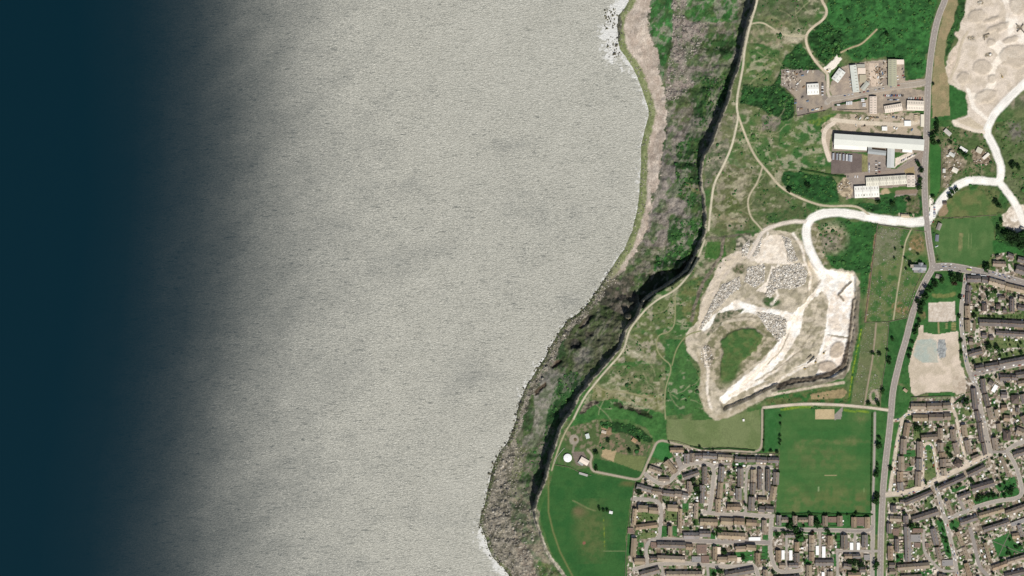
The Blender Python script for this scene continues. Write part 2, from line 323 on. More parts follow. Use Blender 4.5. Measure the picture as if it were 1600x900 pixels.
poly([(868,728),(925,740),(992,752),(984,790),(978,830),(980,935),(902,935),(880,892),(860,860),(846,820),(843,800),(855,770)], (34,88,42), (44,94,46), s=16, cl=8, lu=.15, warp=1)
ell(925,830,22,45,(78,100,58),(56,92,48), soft=.8)
ell(905,800,10,8,(110,104,72), soft=.8); ell(912,848,3,3,(140,96,80)); ell(980,757,10,4,(96,100,60), soft=.8)
stroke([(943,808),(945,860)], 1.2, (120,140,50), (60,100,50), s=3); stroke([(943,861),(978,861)], 1, (120,130,90))
stroke([(895,782),(920,795),(930,798)], 1.6, (120,124,84)); stroke([(857,740),(857,800),(864,830),(875,862),(897,905)], 2, (120,122,76), soft=1.2)
poly([(1043,655),(1100,656),(1120,655),(1140,650),(1187,640),(1189,702),(1120,702),(1080,698),(1042,687)], (104,124,82), (92,116,72), s=20, cl=8, lu=.1, warp=.5)
poly([(1195,638),(1221,638),(1219,690),(1216,706),(1194,706)], (36,94,44), (46,102,52), s=8, cl=8, warp=.5, lu=.2)
poly([(1025,694),(1032,690),(1045,692),(1046,705),(1050,714),(1036,720),(1018,714)], (38,104,48), (50,114,58), s=8, warp=.5, cl=8, lu=.1)
# ---- playing field
poly([(1221,636),(1364,640),(1362,801),(1211,801),(1214,745),(1219,690)], (44,98,48), (62,106,56), s=30, cl=5, lu=.05, warp=.5)
for (x, y, rx, ry, c) in [(1285,715,45,18,(104,112,70)),(1290,775,55,20,(96,110,66)),(1250,790,25,8,(112,116,74)),(1345,785,12,14,(112,110,70)),(1280,660,50,8,(60,104,54)),(1300,690,50,3,(100,114,72)),(1268,765,15,10,(34,88,44)),(1325,725,30,12,(78,108,60))]:
    ell(x, y, rx, ry, c, (60,104,54), s=8, soft=.9, warp=6, al=.7)
for k in range(12): stroke([(1215,645+k*13),(1362,645+k*13)], 5, (46,92,46), al=.22)
for k in range(9): stroke([(1218+k*16.5,644),(1214+k*16.5,798)], 6, (58,104,52), al=.16)
for (x, y) in ((1250,700),(1330,690),(1240,765),(1320,770),(1345,655)): ell(x, y, 9, 6, (124,122,82), (84,110,62), s=4, soft=.9, warp=5, al=.55)
poly([(1288,742),(1307,742),(1307,744),(1288,744)], (160,146,110), warp=.5); stroke([(1279,761),(1279,767)], 1.5, (140,160,120)); stroke([(1350,763),(1350,769)], 1.2, (110,140,90))
poly([(1274,640),(1304,640),(1304,655),(1274,655)], (196,176,138), (188,168,130), warp=0, cl=9); poly([(1304,648),(1312,640),(1318,634),(1314,655),(1304,656)], (150,142,132), warp=.5)
for a, b in (((1255,635),(1225,640)), ((1320,641),(1337,644)), ((1340,642),(1356,644)), ((1250,637),(1268,636)), ((1222,640),(1240,636))): stroke([a, b], 3.5, (112,142,48), (80,124,44), s=3, warp=1)
poly([(1195,622),(1320,604),(1330,622),(1325,634),(1195,634)], (40,94,44), (84,100,60), s=7, lu=1, bu=.15)
poly([(1266,616),(1318,607),(1324,612),(1318,622),(1268,624)], (158,140,104), (150,134,98), warp=.5)
# ---- cemetery
poly([(1370,351),(1446,363),(1452,402),(1440,440),(1416,497),(1350,503),(1358,430)], (52,98,48), (92,112,70), s=8, cl=7, lu=.2, warp=1)
poly([(1372,354),(1408,360),(1404,400),(1362,420),(1364,380)], (98,110,74), (122,124,96), s=5, warp=2)
ell(1433,381,13,14,(146,124,88),(92,98,60), s=3, soft=.4); ell(1422,389,2,2,(190,186,166), warp=0); ell(1402,480,9,8,(138,118,84),(60,96,48), s=3)
ell(1412,485,9,6,(150,126,92),(70,98,52), s=3)
poly([(1352,505),(1368,505),(1362,560),(1352,632),(1330,632),(1340,570)], (96,108,70), (110,116,80), s=7, cl=7, lu=.15, warp=1)
poly([(1368,505),(1389,503),(1386,560),(1376,610),(1374,635),(1352,632),(1364,560)], (78,108,62), (100,116,78), s=6, cl=7, lu=.2, warp=1)
poly([(1389,503),(1418,496),(1408,540),(1398,580),(1392,637),(1376,637),(1380,590)], (34,86,40), (46,96,48), s=12, cl=0, lu=.3, warp=1)
stroke([(1346,510),(1335,570),(1327,628)], 5, (40,92,42), (54,100,46), s=5, lu=1, bu=.3); stroke([(1345,515),(1342,535),(1333,575),(1326,625)], 2, (128,156,40), (60,110,44), s=3, warp=1)
stroke([(1370,352),(1366,380),(1361,420),(1358,450),(1352,502)], 3.5, (150,122,94), (128,108,82), s=5)
ell(1366,620,8,12,(170,156,136), warp=.5, soft=.1); ell(1365,619,3.5,7,(66,104,56), warp=.5)
# ---- ground west of cemetery, loop area
poly([(1275,352),(1300,345),(1372,348),(1366,380),(1358,430),(1350,470),(1342,425),(1300,420),(1290,400)], (42,98,46), (32,80,38), s=10, lu=1.2, bu=.3)
ell(1300,372,22,22,(176,164,138),(112,112,80), soft=.5, s=7)
ell(1298,378,14,12,(150,140,122),(96,100,76), soft=.5, s=4, bo=.3)
poly([(1262,348),(1280,350),(1292,410),(1285,415),(1265,380)], (168,158,134), (120,118,84), s=5)
# ---- verge along main road
poly([(1362,640),(1390,640),(1378,760),(1372,830),(1364,830),(1366,740)], (40,92,44), (52,102,50), s=10, cl=0, lu=.3, warp=.5)
poly([(1398,600),(1415,605),(1422,620),(1420,640),(1408,658),(1397,655),(1396,630)], (40,94,44), (54,104,54), s=10, lu=.3, warp=1)
poly([(1397,662),(1405,662),(1400,690),(1394,730),(1388,765),(1383,765),(1388,720)], (42,98,46), (60,106,50), s=6, lu=.3, warp=1)
poly([(1380,775),(1388,775),(1385,840),(1384,930),(1378,930)], (70,108,60), (110,122,80), s=8, lu=.2, warp=1)
poly([(1366,830),(1374,830),(1372,930),(1365,930)], (42,92,46), (90,108,66), s=10, lu=.2, warp=1)
# ---- college court field and construction gravel
poly([(1447,424),(1508,432),(1503,470),(1502,522),(1440,528),(1425,560),(1420,600),(1405,600),(1412,550),(1428,500),(1442,455)], (38,92,44), (50,100,50), s=12, lu=.4, warp=1)
poly([(1458,458),(1492,458),(1492,464),(1458,464)], (120,124,74), (90,112,62), s=4)
poly([(1451,473),(1492,471),(1494,502),(1451,503)], (216,204,188), (196,182,164), s=2.5, cl=9, warp=.6, lu=.1)
poly([(1436,508),(1443,508),(1443,519),(1465,523),(1497,517),(1499,560),(1506,575),(1508,590),(1510,614),(1495,616),(1490,613),(1450,613),(1430,620),(1423,612),(1420,575),(1426,545),(1434,525)], (216,200,180), (196,182,160), s=14, cl=9, warp=1, lu=.15)
poly([(1433,532),(1455,529),(1463,533),(1466,567),(1440,566),(1427,556)], (186,184,168), (174,182,170), s=8, warp=1)
poly([(1466,530),(1476,530),(1479,545),(1478,558),(1468,560),(1464,548)], (138,140,138), (170,172,168), s=2, warp=.5, lo=.45, hi=.55)
poly([(1450,613),(1492,613),(1491,620),(1450,622)], (46,98,48), warp=.5); poly([(1489,620),(1508,618),(1491,631)], (40,94,44), warp=.5); poly([(1490,588),(1508,590),(1512,612),(1500,616),(1490,606)], (182,166,146), (200,186,166), s=3)
poly([(1499,520),(1505,522),(1509,575),(1499,570)], (46,92,46), (80,100,60), s=4, bu=.2)
ell(1440,492,6,8,(136,116,84),(60,90,46))
stroke([(1466,504),(1467,520)], 2, (176,156,116)); 
for k in range(5): stroke([(1487,505+k*2.6),(1493,505+k*2.6)], 1.2, (176,160,110))
for k in range(3): stroke([(1478,506+k*3.2),(1480,506+k*3.2)], 1.5, (170,156,112))
# ---- cricket field etc.
poly([(1455,195),(1600,190),(1640,180),(1640,420),(1550,425),(1460,420),(1450,350),(1452,310)], (46,92,46), (84,102,62), s=12, lu=1.2, bu=.22, warp=2)
poly([(1462,350),(1475,343),(1545,338),(1553,355),(1554,390),(1545,408),(1520,418),(1490,415),(1470,408),(1462,390)], (62,104,56), (76,112,64), s=14, cl=6, lu=.05, bu=0, warp=.8)
poly([(1499,364),(1506,364),(1503,392),(1497,392)], (136,134,92), (110,120,76), s=5, warp=1)
for x in (1514, 1518): stroke([(x,365),(x-1,388)], .9, (112,134,88))
for k in range(7): stroke([(1468+k*13,345),(1464+k*13,412)], 6, (56,100,52), al=.25)
poly([(1478,318),(1495,300),(1530,295),(1545,308),(1556,325),(1558,336),(1510,338),(1466,341),(1466,322)], (96,112,68), (70,104,56), s=14, cl=8, lu=.2, bu=0, warp=1)
poly([(1466,318),(1478,316),(1482,330),(1476,338),(1466,338)], (158,136,108), (140,124,96), s=3, warp=1)
poly([(1453,222),(1471,226),(1470,292),(1464,306),(1453,308)], (40,98,44), (50,106,50), s=14, cl=8, lu=.2, bu=.0, warp=.6)
poly([(1455,128),(1485,125),(1508,142),(1511,178),(1490,186),(1456,190)], (40,94,44), (52,100,52), s=10, lu=.4, warp=1)
poly([(1478,-35),(1500,-35),(1499,10),(1490,35),(1479,60),(1475,95),(1482,125),(1485,150),(1484,180),(1457,184),(1456,140),(1461,80),(1472,30)], (142,134,98), (158,142,108), s=9, cl=8, lu=.15, warp=.8)
poly([(1497,-35),(1512,-35),(1508,12),(1506,38),(1498,40),(1490,62),(1480,90),(1476,82),(1488,40),(1494,20)], (42,88,44), (28,62,32), s=5, bu=.5, lu=1.4)
poly([(1485,135),(1508,148),(1512,178),(1486,188),(1483,160)], (36,92,42), (44,100,48), s=8, lu=.6, warp=1)
poly([(1484,196),(1540,206),(1560,250),(1562,280),(1540,284),(1500,286),(1475,300),(1470,226),(1458,215),(1462,198)], (66,94,54), (120,118,88), s=8, lu=1.2, bu=.25)
poly([(1472,232),(1483,228),(1495,238),(1512,252),(1505,268),(1490,270),(1480,295),(1471,294)], (164,150,128), (110,104,82), s=3.5, cl=9, lu=.8, bu=0)
poly([(1516,236),(1524,230),(1545,242),(1550,254),(1540,262),(1520,256)], (168,152,130), (112,98,80), s=3, cl=9, lu=.9, bu=0)
poly([(1558,195),(1600,180),(1640,170),(1640,330),(1600,340),(1590,320),(1572,290),(1570,255),(1552,215)], (72,98,58), (104,112,78), s=10, lu=1.5, bu=.25)
ell(1590,205,16,14,(120,116,104),(74,96,60), s=5, soft=.6); ell(1600,160,25,10,(150,140,120),(90,100,70), soft=.6)
poly([(1555,355),(1640,345),(1640,440),(1555,420)], (34,82,40), (24,60,30), s=7, lu=2, bu=.55)
poly([(1553,375),(1600,395),(1598,405),(1552,400)], (38,96,44), lu=.4, bu=0)
poly([(1566,335),(1583,318),(1605,322),(1605,355),(1590,364),(1578,358),(1567,352)], (236,222,204), (190,176,156), s=6, cl=4, lu=.3, bu=0, warp=2)
ell(1585,341,6,5,(250,242,228),(226,212,194), warp=1)
# ---- NE quarry
nq = [(1514,-35),(1640,-35),(1640,118),(1600,128),(1575,150),(1553,180),(1535,208),(1520,206),(1490,196),(1488,188),(1512,180),(1508,145),(1484,130),(1478,106),(1482,85),(1496,68),(1500,42),(1507,20)]
poly(nq, (222,208,190), (206,192,172), s=12, cl=4, lu=.3, bu=0, warp=1.5)
poly([(1560,-35),(1590,-35),(1600,30),(1600,90),(1560,85),(1552,70),(1575,50),(1570,10)], (248,238,222), (226,212,194), s=10, warp=5)
stroke([(1552,70),(1570,90),(1552,100),(1550,130),(1530,155),(1520,150)], 10, (246,234,216), warp=4); stroke([(1512,140),(1520,165),(1540,185)], 6, (246,236,220), warp=2)
for (x, y, rx, ry, a) in [(1548,30,14,3,-10),(1555,44,16,4,-25),(1568,42,12,4,-35),(1549,66,7,6,0),(1578,62,12,5,-20),(1585,88,22,18,0),(1550,122,8,6,-60),(1535,105,14,12,0),(1505,122,10,8,0),(1525,25,12,10,0),(1590,10,12,14,0),(1540,150,18,10,-20)]:
    ell(x, y, rx, ry, (200,186,166), (190,176,156), ang=a, zo=2.5, soft=.15, al=.7)
for (x, y) in [(1533,5),(1540,57),(1594,44),(1518,60),(1545,86)]: ell(x, y, 5, 4, (128,116,96), (190,178,156), s=2, bo=.5, lu=1.2)
poly([(1497,188),(1515,182),(1538,200),(1530,207),(1510,203),(1494,196)], (200,186,162), warp=1)
poly([(1488,48),(1500,50),(1500,75),(1490,110),(1484,125),(1479,110),(1484,88),(1498,65)], (226,208,188), (206,190,168), s=4)
# ---- industrial estate
YARD = (158,146,132)
poly([(1220,108),(1280,109),(1290,118),(1291,150),(1302,150),(1302,165),(1290,172),(1245,182),(1242,152),(1230,140),(1220,132)], (166,152,134), (142,132,122), s=12, cl=9, lu=.15, bu=0, warp=.8)
poly([(1222,110),(1235,110),(1240,125),(1232,138),(1222,130)], (188,176,160), (110,98,86), s=2.5, lu=1)
poly([(1299,128),(1312,106),(1328,100),(1372,94),(1412,93),(1414,126),(1450,122),(1450,134),(1372,148),(1302,152),(1296,140)], (160,146,132), (184,168,148), s=9, cl=9, lu=.15, bu=0, warp=.5)
poly([(1300,150),(1358,146),(1420,138),(1446,142),(1444,172),(1372,178),(1300,172)], (150,138,124), (180,164,144), s=10, cl=9, lu=.15, bu=0, warp=.5)
poly([(1358,99),(1372,98),(1374,118),(1372,134),(1362,135),(1358,120)], (214,194,172), warp=1)
poly([(1303,92),(1306,85),(1316,91),(1306,105),(1299,110),(1297,114),(1288,112),(1287,106),(1292,102)], (244,234,218), warp=.5, cl=9, bu=0, lu=.1)
poly([(1290,180),(1310,178),(1440,176),(1444,210),(1440,214),(1300,205),(1296,235),(1310,240),(1320,245),(1298,248),(1286,230),(1282,205)], (186,170,148), (120,120,90), s=7, lo=.5, hi=.64, cl=9, lu=.3, bu=0, warp=1.5)
poly([(1286,186),(1300,178),(1300,186)], (50,96,48)); poly([(1258,190),(1310,176),(1300,186),(1280,196)], (90,122,54), (46,96,46), s=3, warp=2)
poly([(1308,204),(1440,214),(1440,240),(1300,236),(1300,206)], (150,138,124), warp=1, cl=9, bu=0, lu=.1)
poly([(1299,237),(1347,240),(1347,272),(1299,271)], (122,110,102), (112,100,94), s=8, warp=.4, cl=9, bu=0, lu=.05)
poly([(1347,240),(1356,244),(1356,272),(1347,272)], (138,134,92), warp=.4)
poly([(1356,240),(1385,242),(1385,262),(1400,264),(1425,245),(1442,234),(1444,272),(1430,310),(1418,304),(1372,312),(1340,308),(1322,312),(1322,272),(1356,272)], (148,136,126), (160,148,136), s=8, warp=.6, cl=9, bu=0, lu=.1)
poly([(1399,248),(1425,236),(1430,244),(1405,256),(1398,262)], (226,212,196), warp=1)
poly([(1308,290),(1322,272),(1332,300),(1330,310),(1312,306)], (196,178,150), (140,126,104), s=4, warp=2, cl=9)
poly([(1374,294),(1430,290),(1432,296),(1400,300),(1374,302)], (58,98,46), warp=1); ell(1384,300,7,6,(186,166,132)); 
poly([(1374,305),(1400,300),(1396,312),(1376,316)], (40,90,44), warp=1)
stroke([(1402,301),(1430,299)], 7, (142,124,106)); poly([(1412,265),(1428,260),(1430,272),(1414,272)], (164,146,110), warp=1)
poly([(1415,306),(1434,304),(1436,334),(1414,332)], (74,96,58), (120,112,88), s=3, bu=.2)
poly([(1452,305),(1458,312),(1460,340),(1452,345)], (244,234,218), warp=1, cl=9)
poly([(1404,333),(1428,334),(1428,341),(1404,338)], (190,176,150), warp=.5)
# ---- big quarry
q1 = [(1180,365),(1205,358),(1235,362),(1255,378),(1262,400),(1278,420),(1300,420),(1335,423),(1342,440),(1342,480),(1336,530),(1328,575),(1318,592),(1270,602),(1220,608),(1195,622),(1165,636),(1140,652),(1118,658),(1104,645),(1096,610),(1094,570),(1072,548),(1070,520),(1090,500),(1096,465),(1120,425),(1140,405),(1165,385)]
poly(q1, (202,190,168), (164,155,132), s=9, cl=4, lu=.9, bu=.02, warp=2, seed=77)
zq = [(1262,405),(1278,424),(1335,427),(1337,470),(1331,530),(1322,575),(1300,590),(1215,600),(1160,628),(1130,640),(1125,625),(1170,590),(1215,550),(1232,505),(1262,465)]
poly(zq, None, zo=-12, warp=1)
poly([(1128,405),(1165,385),(1175,400),(1150,412),(1128,440),(1108,480),(1094,510),(1090,498),(1100,465),(1116,428)], (204,190,168), (216,202,184), s=10, warp=2)
poly([(1105,378),(1133,378),(1134,400),(1122,407),(1100,402)], (50,98,44), (66,104,52), s=8, warp=1, lu=.3)
poly([(1152,372),(1172,365),(1180,372),(1165,395),(1150,392)], (180,170,150), (90,92,74), s=4)
poly([(1195,370),(1222,368),(1230,395),(1235,412),(1205,412),(1172,408),(1180,388)], (242,230,212), (226,212,192), s=9, warp=2)
poly([(1205,415),(1198,440),(1180,455),(1200,458),(1206,440),(1212,418)], (242,230,212), warp=1)
poly([(1110,500),(1130,482),(1150,468),(1170,475),(1205,484),(1240,490),(1262,468),(1282,445),(1282,425),(1262,400),(1256,385),(1266,385),(1290,422),(1335,426),(1337,455),(1316,462),(1310,480),(1300,520),(1292,560),(1255,572),(1205,592),(1150,618),(1130,632),(1122,622),(1160,590),(1195,560),(1225,520),(1205,496),(1165,488),(1130,492),(1100,520),(1095,515)], (253,248,238), (238,226,208), s=12, warp=2.5, lo=.45, hi=.7)
poly([(1300,455),(1335,450),(1330,528),(1292,522)], (252,246,236), (230,216,198), s=10, warp=1)
poly([(1290,525),(1325,530),(1322,565),(1305,590),(1275,588),(1285,560)], (238,222,204), (250,242,230), s=9, warp=2)
poly([(1258,480),(1285,455),(1296,470),(1290,520),(1280,555),(1245,575),(1215,590),(1190,598),(1225,560),(1250,520)], (204,192,170), (158,150,126), s=7, warp=2, lu=1.2)
poly([(1240,500),(1252,480),(1262,470),(1240,505),(1220,550),(1180,590),(1150,612),(1165,590),(1210,550)], (238,226,210), warp=2)
ell(1308,547,10,14,(206,190,170),(196,180,158), ang=30, zo=-9, soft=.15, warp=1); ell(1293,573,14,9,(204,188,168),(194,178,158), zo=-8, soft=.15, warp=1)
poly([(1112,520),(1135,505),(1165,500),(1190,503),(1205,520),(1215,535),(1190,560),(1150,590),(1125,610),(1110,590),(1100,560)], (182,170,146), (122,120,90), s=6, warp=2, bo=.05)
poly([(1128,535),(1140,522),(1160,513),(1180,514),(1192,524),(1190,540),(1174,550),(1160,566),(1144,576),(1134,594),(1124,588),(1128,560)], (56,98,50), (84,108,62), s=8, lo=.4, hi=.65, warp=4, bu=.06, zo=4, lu=.8); ell(1140,580,12,24,(84,106,62),(60,96,50), ang=25, soft=.4)
poly([(1122,410+80),(1140,485),(1170,483),(1150,492),(1130,505),(1112,520),(1100,530)], (150,142,120), (80,90,64), s=4, warp=2)
ell(1206,472,13,8,(52,88,48),(90,100,72), s=5, bu=.3); ell(1155,420,8,7,(70,88,56),(140,130,110), s=3, bu=.3)
ell(1105,558,10,18,(170,158,138),(110,104,88), s=3, bo=.5)
for P in ([(1222,368),(1234,372),(1246,406),(1232,410)], [(1168,418),(1194,413),(1195,440),(1180,450),(1163,440)], [(1206,420),(1250,410),(1262,428),(1256,444),(1240,452),(1216,450),(1205,465),(1196,462)], [(1128,445),(1155,432),(1158,448),(1140,462),(1116,488),(1094,518),(1088,524),(1104,490),(1118,462)], [(1180,487),(1205,490),(1228,498),(1228,520),(1216,535),(1200,515)], [(1178,375),(1190,372),(1188,392),(1178,402),(1172,398)], [(1160,385),(1172,372),(1168,400),(1160,402)]):
    poly(P, (206,198,184), (150,142,128), s=3, bo=2.2, lu=.8, warp=1)
for P in ([(1268,410),(1282,440),(1272,462),(1250,485),(1243,505)],[(1200,365),(1196,390),(1190,412),(1178,420)],[(1240,365),(1252,385),(1258,410),(1268,432),(1264,452)],[(1100,545),(1106,580),(1104,615),(1112,640)],[(1180,610),(1215,596),(1245,580),(1285,560),(1293,535)],[(1222,395),(1236,412),(1262,416)],[(1206,476),(1216,462),(1212,440),(1216,415)],[(1140,618),(1175,600),(1215,578),(1240,552)]):
    stroke(P, 4, (244,234,218), (226,212,192), s=4, warp=2, soft=1.5)
for P in ([(1272,412),(1284,436),(1270,458)],[(1100,500),(1118,470),(1140,445)],[(1210,360),(1240,372),(1252,395)],[(1180,596),(1220,572),(1250,548),(1268,520)],[(1232,520),(1222,545),(1200,570)],[(1112,516),(1130,500),(1160,494),(1188,497)],[(1280,470),(1272,500),(1262,520)]):
    stroke(P, 1.6, (132,122,102), (170,160,138), s=3, warp=2, soft=1.2, lu=1.5)
stroke([(1215,604),(1240,596),(1280,590),(1300,584),(1317,572),(1322,552),(1330,525),(1335,470)], 7, (112,102,88), (70,62,54), s=4, warp=2, lu=2.5, zo=-7)  # quarry ledge in shade, painted dark as well as cut down
stroke([(1208,610),(1240,604),(1285,598),(1318,588),(1328,560),(1338,520),(1342,450)], 5, (140,132,114), (118,110,92), s=5, warp=1, lu=.8)
stroke([(1200,618),(1240,611),(1290,602),(1318,598)], 4, (208,194,172), (190,176,152), s=4, warp=1, lu=.3)
stroke([(1330,440),(1318,455),(1310,462),(1318,470)], 2.5, (130,118,98), warp=2, zo=-5)
stroke([(1294,523),(1310,526),(1326,528)], 1.2, (120,110,92)); stroke([(1336,470),(1332,520),(1325,560)], 3, (180,168,148), warp=2)
stroke([(1175,395),(1150,408),(1130,425),(1115,450),(1100,480),(1093,510),(1088,525)], 5, (212,198,176), soft=2, warp=1)
stroke([(1132,372),(1126,400),(1110,425),(1100,440),(1088,470),(1080,500)], 5, (132,122,106), (100,94,80), s=3, warp=2, lu=1.5, bo=.4)
stroke([(1102,372),(1125,372),(1150,368),(1172,365)], 4, (120,114,96), (76,84,60), s=4, warp=2)
stroke([(1093,550),(1098,580),(1097,615),(1104,640),(1118,652),(1135,650),(1158,638),(1190,622)], 8, (196,184,160), (170,158,132), s=5, warp=1.5, soft=1.5, lu=.3)
stroke([(1110,600),(1114,630),(1122,642)], 3, (200,188,166), warp=1); 
# ---- housing ground
HZ = [[(1000,755),(1018,724),(1036,722),(1052,714),(1046,692),(1085,700),(1120,704),(1180,708),(1218,708),(1212,802),(1222,803),(1365,804),(1364,930),(978,930),(982,860),(986,800),(990,760)],
      [(1424,622),(1488,622),(1510,614),(1508,588),(1520,590),(1512,580),(1508,545),(1506,500),(1508,432),(1560,438),(1550,398),(1575,394),(1640,410),(1640,930),(1384,930),(1386,790),(1392,765),(1404,700),(1416,650)]]
hzr = np.zeros((NY, NX), bool)
for P in HZ:
    poly(P, (164,150,132), (118,106,92), s=3.2, lo=.42, hi=.58, cl=10, lu=.1, bu=0, warp=.3, seed=91)
    poly(P, None, warp=0); hzr |= inpoly(P, GX, GY)
hz = hzr.astype(float)
apply(full, hz*ss(.55, .6, fbm(GX, GY, 11, 93, 3)), (74,104,60), (48,84,44), s=4, seed=94)
apply(full, hz*ss(.66, .7, vn(GX, GY, 3.1, 95)), (214,204,190))
for P in ([(1016,700),(1018,700)],): pass
GREENS = [([(1058,744),(1065,740),(1066,748),(1061,750)],0),([(1144,723),(1162,722),(1163,729),(1145,730)],0),([(1010,805),(1025,803),(1026,812),(1010,813)],0),([(996,801),(1028,801),(1028,812),(996,815)],1),([(1034,821),(1042,821),(1042,839),(1033,839)],0),([(1050,821),(1058,821),(1058,839),(1050,837)],0),([(1040,797),(1058,797),(1058,813),(1039,814)],1),([(1066,786),(1076,786),(1076,796),(1066,795)],0),([(1000,832),(1026,832),(1026,838),(1010,842),(1000,842)],1),([(980,835),(987,835),(986,868),(979,868)],0),([(997,848),(1006,848),(1006,856),(996,856)],0),([(996,862),(1005,862),(1005,870),(996,868)],0),([(1110,832),(1118,832),(1118,846),(1111,846)],0),([(1148,862),(1178,862),(1178,876),(1160,878),(1146,868)],0),([(1191,853),(1200,853),(1200,873),(1190,873)],0),([(1192,836),(1202,836),(1202,844),(1192,844)],0),([(1166,799),(1184,799),(1184,803),(1170,803)],1),([(1111,848),(1124,848),(1124,852),(1111,852)],0),([(1110,889),(1120,889),(1120,899),(1110,899)],0),([(1209,805),(1214,805),(1214,824),(1209,824)],1),([(1213,800),(1362,800),(1362,825),(1213,825)],0),([(1208,830),(1222,830),(1220,836),(1208,838)],0),([(1245,832),(1256,832),(1256,846),(1246,846)],0),([(1257,830),(1277,830),(1277,834),(1257,834)],0),([(1285,830),(1305,830),(1305,836),(1285,835)],0),([(1307,832),(1313,832),(1313,858),(1307,856)],0),([(1257,873),(1268,873),(1268,881),(1256,881)],0),([(1303,865),(1307,865),(1307,885),(1303,885)],0),([(1356,838),(1361,838),(1361,860),(1356,860)],1),
 ([(1449,697),(1456,697),(1461,720),(1464,744),(1446,754),(1444,745),(1447,720)],1),([(1446,696),(1455,696),(1455,703),(1446,703)],0),([(1410,704),(1430,704),(1430,714),(1412,714)],0),([(1422,729),(1428,729),(1424,736),(1412,736)],0),([(1421,750),(1430,750),(1430,762),(1414,764)],1),([(1427,666),(1440,664),(1444,678),(1440,688),(1428,687)],1),([(1483,648),(1492,650),(1492,662),(1484,664)],1),([(1554,759),(1585,744),(1590,760),(1562,769)],0),([(1520,782),(1552,768),(1560,776),(1556,783),(1524,788)],0),([(1562,771),(1590,761),(1595,772),(1588,777),(1563,778)],0),([(1483,818),(1490,812),(1499,816),(1498,823),(1488,829),(1484,826)],0),([(1463,813),(1474,812),(1480,840),(1488,868),(1482,872),(1478,868),(1468,835)],0),([(1550,844),(1576,832),(1582,836),(1584,846),(1596,850),(1602,862),(1560,872),(1556,862)],0),([(1388,776),(1410,776),(1412,784),(1388,786)],1),([(1414,780),(1440,770),(1445,765),(1450,764),(1452,768),(1415,784)],1),([(1486,800-36),(1508,758),(1510,762),(1488,770)],0),([(1418,820),(1430,822),(1446,826),(1436,828),(1420,828)],0),([(1400,865),(1412,864),(1412,878),(1400,878)],0),([(1425,896),(1455,890),(1458,896),(1430,905)],0),([(1545,528),(1570,528),(1600,532),(1600,542),(1560,545),(1540,545)],1),([(1515,485),(1528,485),(1528,497),(1515,497)],1),([(1514,444),(1530,442),(1530,453),(1516,455)],1),([(1520,560),(1550,556),(1550,566),(1520,568)],1),([(1560,552),(1600,545),(1600,556),(1560,562)],1),([(1530,492),(1600,490),(1600,498),(1530,499)],1),([(1570,598),(1578,598),(1578,604),(1570,604)],0),([(1549,622),(1554,622),(1554,632),(1549,632)],0),([(1505,640),(1520,640),(1518,650),(1508,650)],1),([(1510,668),(1524,666),(1524,680),(1512,680)],1),([(1470,560),(1471,560),(1471,561)],0),([(1575,598),(1577,598),(1577,600)],0)]
for P, k in GREENS: poly(P, (38,96,46) if k == 0 else (98,116,74), (48,104,54) if k == 0 else (74,104,60), s=6, warp=.5, lu=.15)
